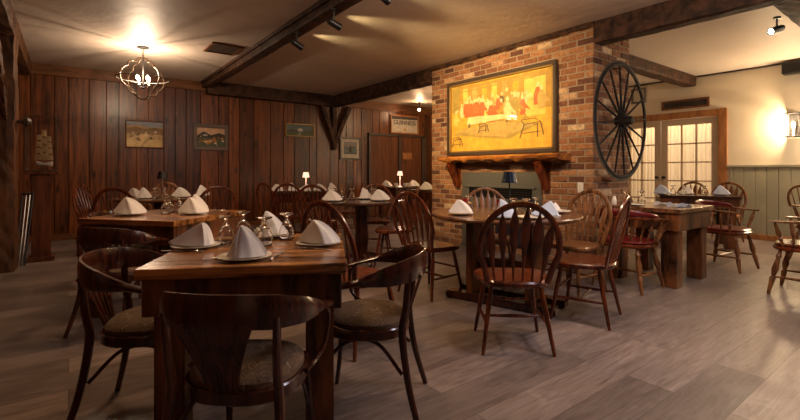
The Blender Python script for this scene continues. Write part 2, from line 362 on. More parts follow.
# chimney of individual bricks laid over a mortar core
bm = NB(); X0, X1, Y0, Y1 = 4.78, 5.62, 2.68, 5.47
bx(bm, X0+.008, X1, Y0+.008, Y1, 0, CZ-.001, 1)
row = 0; z = .005; bh, bl, g = .062, .203, .014
while z < CZ-.03:
    h = min(bh, CZ-.005-z)
    for side in (0, 1, 2):
        a0, a1 = ((Y0, Y1), (X0, X1), (X0, X1))[side]; a = a0-(bl/2 if (row+side) % 2 else 0)
        while a < a1-.02:
            s, e = max(a, a0), min(a+bl-random.uniform(0, .01), a1)
            if e-s > .03:
                j = random.uniform(-.003, .004)
                if side == 0: bx(bm, X0-j, X0+.03, s, e, z, z+h, 0, .004)
                elif side == 1: bx(bm, max(s, X0+.031), e, Y0-j, Y0+.03, z, z+h, 0, .004)
                else: bx(bm, max(s, X0+.031), e, Y1-.02, Y1+.012+j, z, z+h, 0, .004)
            a += bl+g
    z += bh+g; row += 1
struct('wall_chimney', bm, None, 'red brick chimney breast', mats=['brick', 'mortar'])
bm = NB(); rough_beam(bm, (4.765, 2.66, CZ-.03), (4.765, 5.5, CZ-.03), .04, .06, 50, .008); struct('trim_6', bm, 'beam', 'ragged dark strip above the bricks')
bm = NB(); bx(bm, -1.1, 9.15, -3.3, -3.2, 0, CZ); struct('wall_front', bm, 'plank_wall')
bm = NB(); bx(bm, -1.1, -.93, -3.2, -.5, 0, CZ); struct('wall_entry', bm, 'cream')
# doors
def framed_door(n, x0, x1, z1, mat, y=8.985):
    bm = NB(); bx(bm, x0, x1, y-.02, y+.01, 0, z1, 0, .004)
    o = struct('door_%d' % n, bm, mat, 'flat brown wooden door in the far alcove'); return o
framed_door(1, 5.86, 6.70, 1.99, 'door_wood'); d2 = framed_door(2, 6.80, 7.46, 1.99, 'door_wood')
bm = NB()
for a, b_ in ((5.80, 5.86), (6.70, 6.79), (7.47, 7.60)): bx(bm, a, b_, 8.94, 9.0, 0, 2.03, 0, .004)
bx(bm, 5.8, 7.6, 8.94, 9.0, 1.99, 2.05, 0, .004); struct('trim_7', bm, 'frame', 'dark door frames in the far alcove')
bm = NB(); bx(bm, 6.80, 7.15, 8.945, 8.96, 1.40, 1.61, 0, .003); bx(bm, 6.83, 7.12, 8.942, 8.95, 1.43, 1.58, 1)
tag(obj('door_sign', bm, None, mats=['trim', 'door_trim']), 'small wooden plaque on the narrow far door', 'sign')
# french doors
def french(n, y0, y1, hinge):
    bm = NB(); xa, xb = 9.01, 9.05; st = .11; z0, z1 = .02, 2.07
    bx(bm, xa, xb, y0, y0+st, z0, z1, 0, .004); bx(bm, xa, xb, y1-st, y1, z0, z1, 0, .004)
    bx(bm, xa, xb, y0+st, y1-st, z1-.11, z1, 0, .004); bx(bm, xa, xb, y0+st, y1-st, z0, z0+.24, 0, .004)
    iw = (y1-y0-2*st)/3
    for k in (1, 2): bx(bm, xa, xb, y0+st+iw*k-.012, y0+st+iw*k+.012, z0+.24, z1-.11)
    for k in range(1, 5): zz = z0+.24+k*(z1-.11-z0-.24)/5; bx(bm, xa, xb, y0+st, y1-st, zz-.012, zz+.012)
    o = struct('door_%d' % n, bm, 'offwhite', 'glazed white french door')
    bm = NB(); bx(bm, 9.027, 9.031, y0+st, y1-st, z0+.24, z1-.11); g_ = obj('door_pane', bm, 'pane', o)
    bm = NB(); yy = y1-.055 if hinge else y0+.055
    lathe(bm, [(0, 0), (.022, 0), (.022, .01), (.009, .015), (.009, .04), (.024, .05), (.024, .075), (0, .085)], 12, mat=Matrix.Translation((9.01, yy, 1.0)) @ Matrix.Rotation(-PI/2, 4, 'Y'))
    obj('door_knob', bm, 'black', o, True)
french(3, 2.77, 3.695, True); french(4, 3.705, 4.63, False)
bm = NB(); bx(bm, 8.965, 9.06, DY0-.10, DY0+.025, 0, DZ+.10, 0, .006); bx(bm, 8.965, 9.06, DY1-.025, DY1+.10, 0, DZ+.10, 0, .006); bx(bm, 8.965, 9.06, DY0+.025, DY1-.025, DZ-.02, DZ+.10, 0, .006)
struct('trim_8', bm, 'door_trim', 'oak frame round the french doors')
# side room behind the french doors
bm = NB(); bx(bm, 9.15, 12.6, 2.0, 5.6, -.1, 0); struct('floor_side', bm, 'floor')
bm = NB(); bx(bm, 9.15, 12.6, 2.0, 5.6, CZ, CZ+.1); struct('ceiling_side', bm, 'cream')
bm = NB(); bx(bm, 12.5, 12.6, 2.0, 5.6, 0, CZ); bx(bm, 9.15, 12.5, 1.9, 2.0, 0, CZ); bx(bm, 9.15, 12.5, 5.6, 5.7, 0, CZ); struct('wall_side', bm, 'cream')
for k, (a, b_) in enumerate(((2.8, 3.66), (3.74, 4.6))):
    bm = NB(); n = 90; lo, hi = [], []
    for i in range(n+1):
        y = a+(b_-a)*i/n; x = 9.11+.018*math.sin(i*.9)+.006*math.sin(i*2.3); lo.append(bm.verts.new((x, y, .15))); hi.append(bm.verts.new((x, y, 2.04)))
    for i in range(n): bm.faces.new((lo[i], lo[i+1], hi[i+1], hi[i]))
    tag(obj('curtain', bm, 'curtain', None, True), 'sheer cream curtain behind the %s french door' % ('right hand' if k == 0 else 'left hand'), 'curtain', 'curtains behind the french doors')
for yy, lab in ((3.05, 'right'), (3.45, 'middle'), (4.0, 'left')):
    t = thing('reflection_lamp', (9.2, yy, 0)); tag(t, 'small lamp added to imitate a chandelier reflection in the glass doors, %s one' % lab, 'lamp', 'lamps behind the french doors')
# added lamps behind the sheers stand in for chandelier reflections in the panes
for o in [o for o in C.objects if o.name.startswith('reflection_lamp')]:
    bm = NB(); sweep(bm, [(.08, 0, 2.0), (.08, 0, CZ)], .004); obj('rod', bm, 'iron', o)
    for k in range(4):
        bm = NB(); a = k*.09-.135; lathe(bm, [(0, 1.90), (.018, 1.915), (.024, 1.94), (.012, 1.97), (0, 1.975)], 10, (.08, a, 0)); obj('bulb', bm, 'bulb_far', o, True)
    bm = NB(); sweep(bm, [(.08, -.15, 1.985), (.08, .15, 1.985)], .008); obj('arm', bm, 'iron', o)

# ---------------------------------------------------------------- fireplace, mantel, painting
fp = thing('fireplace', (4.78, 4.05, 0)); tag(fp, 'grey metal fireplace front in the brick chimney under the mantel', 'fireplace')
bm = NB(); bx(bm, -.03, 0, -.70, .70, .90, 1.105, 0, .004); bx(bm, -.03, 0, -.70, -.56, .0, .9, 0, .004); bx(bm, -.03, 0, .56, .70, .0, .9, 0, .004)
bx(bm, -.035, 0, -.56, .56, .62, .74, 0, .004); obj('surround', bm, 'steel', fp)
bm = NB(); bx(bm, -.055, -.03, -.62, .62, .885, .915, 0, .004); obj('shelf', bm, 'steel', fp)
bm = NB(); bx(bm, -.008, 0, -.56, .56, .1, .9)
for k in range(4): bx(bm, -.03, -.008, -.55, .55, .76+k*.032, .772+k*.032)
obj('grille', bm, 'black', fp)
bm = NB(); bx(bm, -.02, -.008, -.54, .54, .12, .6, 0, .004); obj('firebox_glass', bm, 'candle', fp)
mt = thing('mantel_shelf', (4.78, 3.98, 0)); tag(mt, 'live-edge orange brown log mantel shelf on brackets above the fireplace', 'shelf')
bm = NB(); n = 50; rings = []
for i in range(n+1):
    y = -1.02+2.05*i/n; wv_ = .02*math.sin(i*.55)+random.uniform(-.012, .012); zb = 1.245+.012*math.sin(i*.8)+random.uniform(-.006, .006)
    rings.append([bm.verts.new(p) for p in ((0, y, 1.33), (-.26-wv_*.4, y, 1.332), (-.285-wv_, y, 1.312), (-.275-wv_, y, 1.28), (-.24-wv_, y, zb+.01), (-.1, y, zb), (0, y, 1.25))])
for A, B in zip(rings, rings[1:]):
    for k in range(7): bm.faces.new((A[k], A[(k+1) % 7], B[(k+1) % 7], B[k]))
bm.faces.new(rings[0]); bm.faces.new(rings[-1][::-1]); obj('log', bm, 'mantel', mt, True)
for yy in (.86, -.70):
    bm = NB(); sweep(bm, smoothpath([(-.20, yy, 1.235), (-.16, yy, 1.15), (-.09, yy, 1.02), (-.055, yy, .93), (-.05, yy, .88)]), lerp_list([(.05, .05), (.05, .055), (.045, .045), (.045, .045), (.035, .03)], 25), 8, up=(1, 0, .2))
    bx(bm, -.04, 0, yy-.045, yy+.045, .88, 1.24, 0, .01); obj('bracket', bm, 'chair', mt, True)
# painting
pa = thing('painting', (4.76, 4.085, 1.35)); tag(pa, 'large framed golden print of a crowded hall over the mantel', 'painting')
pw, ph = .965, 1.13
bm = NB(); fw = .045
for a, b_, c_, d in ((-pw, pw, 0, fw), (-pw, pw, ph-fw, ph), (-pw, -pw+fw, fw, ph-fw), (pw-fw, pw, fw, ph-fw)): bx(bm, -.045, .02, a, b_, c_, d, 0, .008)
obj('frame', bm, 'frame', pa)
bm = NB(); g0 = fw; 
for a, b_, c_, d in ((-pw+g0, pw-g0, g0, g0+.025), (-pw+g0, pw-g0, ph-g0-.025, ph-g0), (-pw+g0, -pw+g0+.025, g0, ph-g0), (pw-g0-.025, pw-g0, g0, ph-g0)): bx(bm, -.035, .01, a, b_, c_, d, 0, .004)
obj('inner_frame', bm, 'gold', pa)
def pcol(name, c, r=.7):
    m, nt, b = base(name, r, c); f, _ = noise(nt, (9, 9, 9), 1, 6)
    nt.links.new(ramp(nt, f, [(.3, tuple(x*.72 for x in c)), (.65, c)]), b.inputs['Base Color']); return m
PC = [pcol('print_gold', (.74, .42, .045)), pcol('print_ochre', (.50, .30, .05)), pcol('print_pale', (.85, .58, .12)), pcol('print_olive', (.42, .30, .06)), pcol('print_red', (.56, .15, .04)), pcol('print_ink', (.16, .11, .04)), pcol('print_cream', (.80, .66, .30)), pcol('print_tan', (.56, .38, .10))]
bm = NB(); layer = [0]
def poly(pts, mi):      # pts in 0..1 across (left to right as seen) and up
    layer[0] += 1; x = -.002-.00004*layer[0]
    vs = [bm.verts.new((x, (.5-u)*2*(pw-.085), .085+v*(ph-.17))) for u, v in pts]; bm.faces.new(vs).material_index = mi
iw_, ih_ = pw-.085, ph-.085
bx(bm, 0, .012, -pw+.07, pw-.07, .07, ph-.07, 0)
R_ = random.Random(5)
poly([(0, .62), (1, .5), (1, 1), (0, 1)], 1); poly([(0, .0), (.6, .0), (1, .1), (1, .35), (.4, .3), (0, .38)], 0)
poly([(0, .25), (.5, .42), (.9, .30), (.62, .12), (.3, .18)], 3); poly([(.05, .3), (.5, .4), (.85, .30), (.6, .16), (.3, .21)], 7)
for k in range(9): u = .03+k*.105; poly([(u, .62), (u+.055, .62), (u+.055, .95), (u, .95)], (0, 2, 7)[k % 3])
poly([(.0, .6), (.09, .6), (.09, 1), (0, 1)], 3); poly([(.78, .42), (.95, .42), (.95, .95), (.78, .9)], 2); poly([(.06, .90), (.98, .93), (.98, .95), (.06, .92)], 3)
def figure(u, v, s, body, head=6):
    a = R_.uniform(-.012, .012)
    poly([(u-.018*s, v), (u+.02*s, v), (u+.026*s+a, v+.11*s), (u+.012*s+a, v+.165*s), (u-.012*s+a, v+.165*s), (u-.026*s+a, v+.10*s)], body)
    poly([(u-.009*s+a, v+.17*s), (u+.009*s+a, v+.17*s), (u+.011*s+a, v+.20*s), (u+a, v+.222*s), (u-.011*s+a, v+.20*s)], head)
    poly([(u+.02*s, v+.07*s), (u+.05*s, v+.05*s+a), (u+.05*s, v+.065*s+a), (u+.02*s, v+.12*s)], body)
for k in range(46): figure(.10+R_.random()*.72, .47+R_.random()*.13, R_.uniform(.8, 1.2), R_.choice((4, 3, 7, 1, 4, 6, 5)))
for k in range(22): figure(.04+R_.random()*.78, .37+R_.random()*.08, R_.uniform(1.0, 1.5), R_.choice((4, 3, 6, 7, 0, 2)))
for u in (.18, .22, .27, .30, .35): figure(u, .5, 1.25, 4)
poly([(.18, .38), (.62, .42), (.66, .48), (.2, .5)], 6); poly([(.2, .34), (.22, .34), (.22, .4), (.2, .4)], 5); poly([(.6, .36), (.615, .36), (.615, .43), (.6, .43)], 5)
def line(p, q, t=.004, mi=5):
    d = Vector((q[0]-p[0], q[1]-p[1])).normalized(); n_ = Vector((-d.y, d.x))*t; poly([(p[0]+n_.x, p[1]+n_.y), (q[0]+n_.x, q[1]+n_.y), (q[0]-n_.x, q[1]-n_.y), (p[0]-n_.x, p[1]-n_.y)], mi)
for (cu, cv, s) in ((.82, .12, 1.3), (.06, .05, .8), (.36, .24, .7)):      # ink-drawn stools
    for p, q in (((-.07, 0), (-.04, .14)), ((.05, 0), (.05, .15)), ((-.04, .14), (.07, .16)), ((-.04, .14), (-.06, .19)), ((.09, .02), (.07, .16)), ((-.06, .19), (.03, .2)), ((.03, .2), (.07, .16)), ((-.06, .05), (.07, .06))):
        line((cu+p[0]*s, cv+p[1]*s), (cu+q[0]*s, cv+q[1]*s))
figure(.88, .55, 1.4, 4); figure(.92, .5, 1.4, 7); figure(.68, .42, 1.7, 3); figure(.62, .40, 1.5, 6)
for k in range(160):
    u, v = R_.uniform(.05, .95), R_.uniform(.15, .92); line((u, v), (u+R_.uniform(-.05, .05), v+R_.uniform(-.02, .02)), .0015, R_.choice((5, 3)))
o = obj('print', bm, None, pa, mats=PC)
bm = NB(); bx(bm, -.022, -.019, -pw+.085, pw-.085, .085, ph-.085); obj('glass_pane', bm, 'pane', pa)
# socket plate beside the fireplace
bm = NB(); bx(bm, 4.768, 4.78, 2.80, 2.87, .865, .985, 0, .003); bx(bm, 4.764, 4.769, 2.82, 2.85, .89, .92, 1); bx(bm, 4.764, 4.769, 2.82, 2.85, .93, .96, 1)
tag(obj('wall_socket', bm, None, mats=['white', 'china']), 'pale socket plate on the brick beside the fireplace', 'socket')

# ---------------------------------------------------------------- wagon wheel
ww = thing('wagon_wheel', (5.205, 2.565, 1.71), math.radians(3)); tag(ww, 'large black spoked wagon wheel hung on the side of the brick chimney', 'wheel')
def circ(r, n, y=0): return [(r*math.cos(2*PI*k/n), y, r*math.sin(2*PI*k/n)) for k in range(n)]
bm = NB(); sweep(bm, circ(.660, 64), [(.022, .014)]*64, 8, up=(0, 1, 0), closed=True); obj('rim', bm, 'rust', ww, True)
bm = NB(); sweep(bm, circ(.682, 64), [(.024, .004)]*64, 8, up=(0, 1, 0), closed=True); obj('tyre', bm, 'iron', ww, True)
for k in range(16):
    a = 2*PI*k/16+.1; d = Vector((math.cos(a), 0, math.sin(a)))
    bm = NB(); sweep(bm, [d*.05, d*.2, d*.45, d*.66], [.012, .014, .011, .010], 8); obj('spoke', bm, 'rust', ww, True)
bm = NB(); lathe(bm, [(0, -.07), (.05, -.07), (.055, -.04), (.085, -.03), (.085, .04), (.055, .06), (.045, .12), (.03, .125), (0, .125)], 20, mat=Matrix.Rotation(PI/2, 4, 'X')); obj('hub', bm, 'rust', ww, True)
bm = NB(); sweep(bm, [(-.02, .02, .62), (-.02, .10, .63)], .008); obj('wall_hook', bm, 'iron', ww)

# ---------------------------------------------------------------- chandelier
ch = thing('chandelier', (CH.x, CH.y, 0)); tag(ch, 'lit quatrefoil cage chandelier hanging from the left ceiling', 'chandelier')
bm = NB(); lathe(bm, [(0, CZ), (.075, CZ), (.075, CZ-.012), (.03, CZ-.03), (0, CZ-.03)], 20); obj('canopy', bm, 'iron', ch, True)
bm = NB()
for k in range(5): 
    zz = CZ-.03-k*.022; a = k % 2
    sweep(bm, [((.010*math.cos(t) if a else 0), (0 if a else .010*math.cos(t)), zz-.011+.016*math.sin(t)) for t in [2*PI*j/10 for j in range(10)]], .003, 6, closed=True)
obj('chain', bm, 'iron', ch, True)
R0 = .30; cz = CH.z
def path2(pts, n=4):
    return [(v.x, v.y) for v in smoothpath([(a, b_, 0) for a, b_ in pts], n)]
half = path2([(.0, .265), (.05, .258), (.085, .235), (.095, .205)])+path2([(.12, .208), (.17, .195), (.20, .165), (.205, .13)])+path2([(.232, .125), (.27, .09), (.295, .045), (.305, 0)])
half = [(x*1.06, y*1.06) for x, y in half]
full = half+[(x, -y) for x, y in half[-2::-1]]
for k in range(4):
    a = k*PI/2+.5
    bm = NB(); sweep(bm, [(x*math.cos(a), x*math.sin(a), cz+y) for x, y in full], [(.009, .006)]*len(full), 8, up=(-math.sin(a), math.cos(a), .01)); obj('cage_rib', bm, 'bronze', ch, True)
bm = NB(); sweep(bm, [(.324*math.cos(t), .324*math.sin(t), cz) for t in [2*PI*j/48 for j in range(48)]], [(.010, .005)]*48, 8, up=(0, 0, 1), closed=True); obj('cage_ring', bm, 'steel', ch, True)
bm = NB(); sweep(bm, [(0, 0, cz-.12), (0, 0, CZ-.13)], .008); lathe(bm, [(0, -.15), (.02, -.13), (.012, -.11), (.02, -.09), (0, -.08)], 12, (0, 0, cz))
for k in range(4):
    a = k*PI/2+.5; sweep(bm, smoothpath([(.0, .0, cz-.1), (.05*math.cos(a), .05*math.sin(a), cz-.12), (.085*math.cos(a), .085*math.sin(a), cz-.07)]), .005, 6)
obj('candelabra', bm, 'iron', ch, True)
for k in range(4):
    a = k*PI/2+.5; p = (.085*math.cos(a), .085*math.sin(a), cz-.075)
    bm = NB(); lathe(bm, [(0, 0), (.02, 0), (.02, .006), (.010, .008), (.010, .055), (0, .055)], 12, p); cd = obj('candle_sleeve', bm, 'white', ch, True)
    bm = NB(); lathe(bm, [(0, .055), (.012, .062), (.016, .08), (.008, .105), (0, .115)], 12, p); bl_ = obj('bulb', bm, 'bulb', cd, True)

# ---------------------------------------------------------------- track spots
def spot(loc, aim, top, lit, label, grp='black track spotlights'):
    t = thing('track_spotlight', loc); tag(t, label, 'spotlight', grp); d = (Vector(aim)-Vector(loc)).normalized(); q = d.to_track_quat('Z', 'Y').to_matrix().to_4x4()
    bm = NB(); lathe(bm, [(0, -.07), (.025, -.07), (.033, -.05), (.033, .06), (.036, .065), (.036, .075), (.030, .075), (.030, .055), (0, .055)], 18, mat=q); lh = obj('lamp_head', bm, 'black', t, True)
    bm = NB(); lathe(bm, [(0, .058), (.029, .058), (.029, .062), (0, .062)], 16, mat=q); obj('lens', bm, 'lens' if lit else 'chrome', lh, True)
    h = top-loc[2]
    bm = NB(); sweep(bm, [(0, 0, .02), (0, 0, h)], .008); lathe(bm, [(0, h-.02), (.03, h-.02), (.03, h), (0, h)], 14); obj('stem', bm, 'black', t, True)
for (p, a, e), lb in zip(SPOTS, ('farthest spotlight on the middle ceiling beam', 'second spotlight along the middle ceiling beam', 'spotlight at the top edge nearest the camera')):
    spot(p, a, CZ-.125, True, 'black '+lb)
spot((5.36, 1.18, 2.46), (4.9, 1.42, 2.28), CZ-.24, True, 'black spotlight with bright lens under the right beam')
spot((5.75, 1.0, 2.42), (6.0, .5, 2.2), CZ-.24, False, 'dark unlit spotlight at the right edge of the photo')
spot((6.95, 8.42, 2.66), (6.7, 8.2, 2.5), CZ, True, 'small lit spotlight in the far alcove by the bricks')

# ---------------------------------------------------------------- wall things
def framed(name, cat, label, x0, x1, z0, z1, fmat, fw, paint, y=9.0, glass=False):
    t = thing(name, ((x0+x1)/2, y, (z0+z1)/2)); tag(t, label, cat, 'framed pictures on the board wall'); hw, hh = (x1-x0)/2, (z1-z0)/2
    bm = NB()
    for a, b_, c_, d in ((-hw, hw, -hh, -hh+fw), (-hw, hw, hh-fw, hh), (-hw, -hw+fw, -hh+fw, hh-fw), (hw-fw, hw, -hh+fw, hh-fw)): bx(bm, a, b_, -.035, 0, c_, d, 0, .004)
    obj('frame', bm, fmat, t)
    bm = NB(); hw -= fw; hh -= fw; bx(bm, -hw, hw, -.012, 0, -hh, hh, 0); lay = [0]; mats = paint[0]
    def P(pts, mi):
        lay[0] += 1; y_ = -.0125-.0002*lay[0]; bm.faces.new([bm.verts.new(((u*2-1)*hw, y_, (v*2-1)*hh)) for u, v in pts]).material_index = mi
    paint[1](P); obj('picture', bm, None, t, mats=mats)
    if glass: bm = NB(); bx(bm, -hw, hw, -.026, -.024, -hh, hh); obj('glass_pane', bm, 'pane', t)
    return t
pc = lambda n, c: pcol(n, c)
sky = pc('paint_sky', (.26, .28, .32)); dun = pc('paint_dune', (.46, .31, .15)); hill = pc('paint_hill', (.26, .16, .08)); sand = pc('paint_sand', (.60, .43, .20)); dk = pc('paint_dark', (.05, .045, .04)); wh = pc('paint_white', (.6, .55, .5)); gr = pc('paint_green', (.09, .11, .06)); orr = pc('paint_orange', (.50, .20, .04)); pk = pc('paint_sunset', (.62, .40, .26)); teal = pc('paint_teal', (.12, .16, .16)); gy = pc('paint_grey', (.25, .24, .22)); mat_ = pc('paint_mat', (.52, .47, .38))
RR = random.Random(3)
def blobs(P, n, mats, u0, u1, v0, v1, s=.06):
    for _ in range(n):
        u, v, k = RR.uniform(u0, u1), RR.uniform(v0, v1), RR.uniform(.4, 1)*s; P([(u-k, v), (u-k*.3, v-k*.6), (u+k, v-k*.2), (u+k*.7, v+k*.6), (u, v+k)], RR.choice(mats))
def pt1(P):
    P([(0, .82), (.3, .86), (.6, .78), (1, .8), (1, 0), (0, 0)], 1); P([(0, .72), (.25, .8), (.5, .7), (.75, .78), (1, .7), (1, .5), (0, .5)], 2)
    P([(0, .0), (.35, .0), (.6, .45), (.55, .6), (.45, .5), (.1, .35), (0, .3)], 3); P([(.45, 0), (1, 0), (1, .25), (.6, .3)], 3); blobs(P, 22, (4, 5, 6, 2), .1, .9, .25, .6)
framed('desert_painting', 'painting', 'tan landscape painting nearest the chandelier on the board wall', .79, 1.39, 1.53, 2.015, 'door_wood', .018, ([sky, dun, hill, sand, dk, wh, gr], pt1))
def pt2(P):
    P([(0, .55), (.25, .8), (.5, .6), (.8, .75), (1, .65), (1, 0), (0, 0)], 1); P([(0, .5), (1, .42), (1, 0), (0, 0)], 2); P([(.1, .3), (.6, .42), (.75, .3), (.4, .15)], 3); blobs(P, 26, (4, 4, 2, 3), .05, .95, .08, .5, .07); blobs(P, 4, (4,), .1, .4, .5, .6, .08)
framed('village_painting', 'painting', 'dark village painting in wide grey frame, right of the tan landscape', 1.88, 2.52, 1.525, 2.018, 'grey_frame', .065, ([pk, dk, gr, orr, wh], pt2))
def pt3(P):
    P([(0, 0), (1, 0), (1, .4), (0, .45)], 1); P([(0, .4), (.2, .55), (.4, .45), (1, .42), (1, .35), (0, .38)], 2); P([(.42, .4), (.6, .4), (.6, .62), (.51, .75), (.42, .62)], 3); P([(.4, 0), (.55, 0), (.53, .38), (.5, .38)], 4)
framed('farmhouse_painting', 'painting', 'wide teal picture of a white house in gilt frame', 3.70, 4.38, 1.87, 2.15, 'gold', .025, ([teal, gr, dk, wh, gy], pt3))
def pt4(P):
    P([(.14, .2), (.86, .2), (.86, .84), (.14, .84)], 1); P([(.16, .22), (.84, .22), (.84, .5), (.6, .62), (.4, .5), (.16, .66)], 2); blobs(P, 18, (3, 2, 1), .2, .8, .28, .6, .06); P([(.42, .3), (.56, .3), (.56, .55), (.49, .68), (.42, .55)], 3); P([(.2, .24), (.8, .24), (.8, .27), (.2, .27)], 3)
framed('etching', 'picture', 'framed grey etching with pale mount right of the timber brace', 5.02, 5.60, 1.385, 1.915, 'frame', .04, ([mat_, gy, teal, dk], pt4))
def pt5(P):
    P([(0, .80), (1, .86), (1, 1), (0, 1)], 1); P([(.44, .12), (.56, .12), (.56, .22), (.5, .28), (.44, .22)], 2); P([(.2, .04), (.8, .04), (.8, .06), (.2, .06)], 3)
mir = framed('pub_mirror', 'mirror', 'oak framed pub mirror with black lettering above the narrow far door', 6.47, 7.38, 2.07, 2.55, 'door_trim', .035, ([mat_, dk, gold_ := pc('harp_gold', (.45, .28, .06)), gy], pt5), glass=True)
fc = bpy.data.curves.new('lettering', 'FONT'); fc.body = 'GUINNESS'; fc.size = .155; fc.align_x = 'CENTER'; fc.extrude = .001; fc.offset = .002; fc.materials.append(M['black'])
fo = bpy.data.objects.new('lettering', fc); C.objects.link(fo); bpy.context.view_layer.update()
me = bpy.data.meshes.new_from_object(fo.evaluated_get(bpy.context.evaluated_depsgraph_get())); bpy.data.objects.remove(fo); me.materials.clear(); me.materials.append(M['black'])
fo = bpy.data.objects.new('lettering', me); C.objects.link(fo); fo.parent = mir; fo.location = (0, -.0155, .0); fo.rotation_euler = (PI/2, 0, 0)
# small frame on the cream wall, vent, ceiling vent, speaker, sconce
t = thing('picture', (9, 4.10, 2.60)); tag(t, 'small dark framed picture on the cream wall behind the wheel', 'picture')
bm = NB()
for a, b_, c_, d in ((-.14, .14, -.15, -.11), (-.14, .14, .11, .15), (-.14, -.1, -.11, .11), (.1, .14, -.11, .11)): bx(bm, -.03, 0, a, b_, c_, d, 0, .003)
obj('frame', bm, 'grey_frame', t); bm = NB(); bx(bm, -.012, 0, -.1, .1, -.11, .11); obj('print', bm, 'paper', t)
def vent(name, label, loc, sx, sy, flat):
    t = thing(name, loc); tag(t, label, 'vent')
    def B(bm, a0, a1, b0, b1, c0, c1):
        if flat: bx(bm, a0, a1, b0, b1, -c1, -c0, 0, .002)
        else: bx(bm, -c1, -c0, a0, a1, b0, b1, 0, .002)
    bm = NB(); f_ = .035
    B(bm, -sx, sx, -sy, -sy+f_, 0, .02); B(bm, -sx, sx, sy-f_, sy, 0, .02); B(bm, -sx, -sx+f_, -sy+f_, sy-f_, 0, .02); B(bm, sx-f_, sx, -sy+f_, sy-f_, 0, .02); obj('frame', bm, 'trim', t)
    bm = NB(); B(bm, -sx+f_, sx-f_, -sy+f_, sy-f_, 0, .004); obj('backing', bm, 'black', t)
    bm = NB(); n = int((sx-f_)*2/.035)
    for k in range(n):
        a = -sx+f_+(k+.5)*2*(sx-f_)/n; B(bm, a-.005, a+.005, -sy+f_, sy-f_, .004, .016)
    obj('louvre', bm, 'frame', t)
vent('wall_vent', 'brown slatted vent grille above the french doors', (9, 3.29, 2.345), .39, .085, False)
vent('ceiling_vent', 'dark square vent in the ceiling beside the middle beam', (1.72, 6.35, CZ), .21, .25, True)
t = thing('loudspeaker', (8.86, 1.72, 2.68)); tag(t, 'black loudspeaker mounted high on the cream wall', 'speaker')
bm = NB(); bx(bm, -.08, .08, -.16, .16, -.075, .1, 0, .012); obj('cabinet', bm, 'black', t); bm = NB(); bx(bm, -.09, -.08, -.14, .14, -.06, .08, 0, .003); obj('grille', bm, 'iron', t); bm = NB(); bx(bm, .08, .14, -.03, .03, -.02, .04, 0, .004); obj('bracket', bm, 'iron', t)
t = thing('wall_sconce', (9, 1.76, 1.83)); tag(t, 'lit lantern sconce on the cream wall at the right edge', 'sconce')
bm = NB(); bx(bm, -.02, 0, -.075, .075, -.17, .17, 0, .006); obj('back_plate', bm, 'iron', t)
bm = NB()
for zz in (-.19, .17): bx(bm, -.19, -.02, -.09, .09, zz, zz+.018, 0, .003)
for a in (-.085, .085): 
    for x_ in (-.185, -.03): sweep(bm, [(x_, a, -.175), (x_, a, .175)], .005)
obj('cage', bm, 'iron', t)
bm = NB(); lathe(bm, [(.055, -.15), (.06, -.05), (.06, .12), (.05, .15)], 18, (-.105, 0, 0)); obj('glass_shade', bm, 'pane', t, True)
bm = NB(); lathe(bm, [(0, -.17), (.012, -.17), (.012, -.06), (.022, -.03), (.026, .01), (.012, .05), (0, .055)], 14, (-.105, 0, 0)); obj('bulb', bm, 'sconce_glow', t, True)
# peg on the post
bm = NB(); lathe(bm, [(0, 0), (.02, 0), (.02, .05), (.05, .06), (.055, .10), (.03, .13), (0, .13)], 14, mat=Matrix.Translation((-.47, 6.60, 1.68)) @ Matrix.Rotation(PI/2, 4, 'Y')); tag(obj('coat_peg', bm, 'frame', None, True), 'round dark wooden peg on the hewn left post', 'peg')

# ---------------------------------------------------------------- ship model, case, pedestal, tray stand
px_, py_ = -.27, 7.12
bm = NB(); bx(bm, -.095, .095, -.095, .095, 0, 1.08, 0, .006); bx(bm, -.13, .13, -.13, .13, 0, .06, 0, .004)
t = thing('pedestal', (px_, py_, 0)); tag(t, 'tall square brown pedestal carrying the ship case', 'pedestal'); obj('column', bm, 'ped', t)
bm = NB(); bx(bm, -.17, .17, -.15, .15, 1.08, 1.115, 0, .006); obj('top', bm, 'ped', t)
t = thing('display_case', (px_, py_, 1.115)); tag(t, 'clear glass case around the model ship on the pedestal', 'display case')
bm = NB(); bx(bm, -.155, .155, -.135, .135, 0, .02, 0, .004); obj('base', bm, 'frame', t)
bm = NB(); h = .68
for a, b_, c_, d in ((-.15, .15, -.13, -.127), (-.15, .15, .127, .13), (-.15, -.147, -.127, .127), (.147, .15, -.127, .127)): bx(bm, a, b_, c_, d, .02, h)
bx(bm, -.15, .15, -.13, .13, h, h+.003); obj('glass_pane', bm, 'pane', t)
bm = NB()
for a in (-.15, .15):
    for b_ in (-.13, .13): bx(bm, a-.003, a+.003, b_-.003, b_+.003, .02, h)
for a in (-.13, .13): bx(bm, -.15, .15, a-.002, a+.002, h, h+.005)
obj('edge', bm, 'frame', t)
t = thing('model_ship', (px_+.03, py_-.02, 1.137), math.radians(-37)); tag(t, 'model sailing ship with stacked tan sails inside the glass case', 'model ship')
bm = NB(); rings = []
for i in range(13):
    s_ = i/12*2-1; x = s_*.105; wd = .028*math.sqrt(max(0, 1-abs(s_)**2.4))+.002; zt = .085+.02*s_*s_; rings.append([bm.verts.new(p) for p in ((x, -wd, zt), (x, -wd*.9, .06), (x*.93, 0, .04), (x, wd*.9, .06), (x, wd, zt))])
for A, B in zip(rings, rings[1:]):
    for k in range(5): bm.faces.new((A[k], A[(k+1) % 5], B[(k+1) % 5], B[k]))
bm.faces.new(rings[0]); bm.faces.new(rings[-1][::-1]); obj('hull', bm, 'white', t, True)
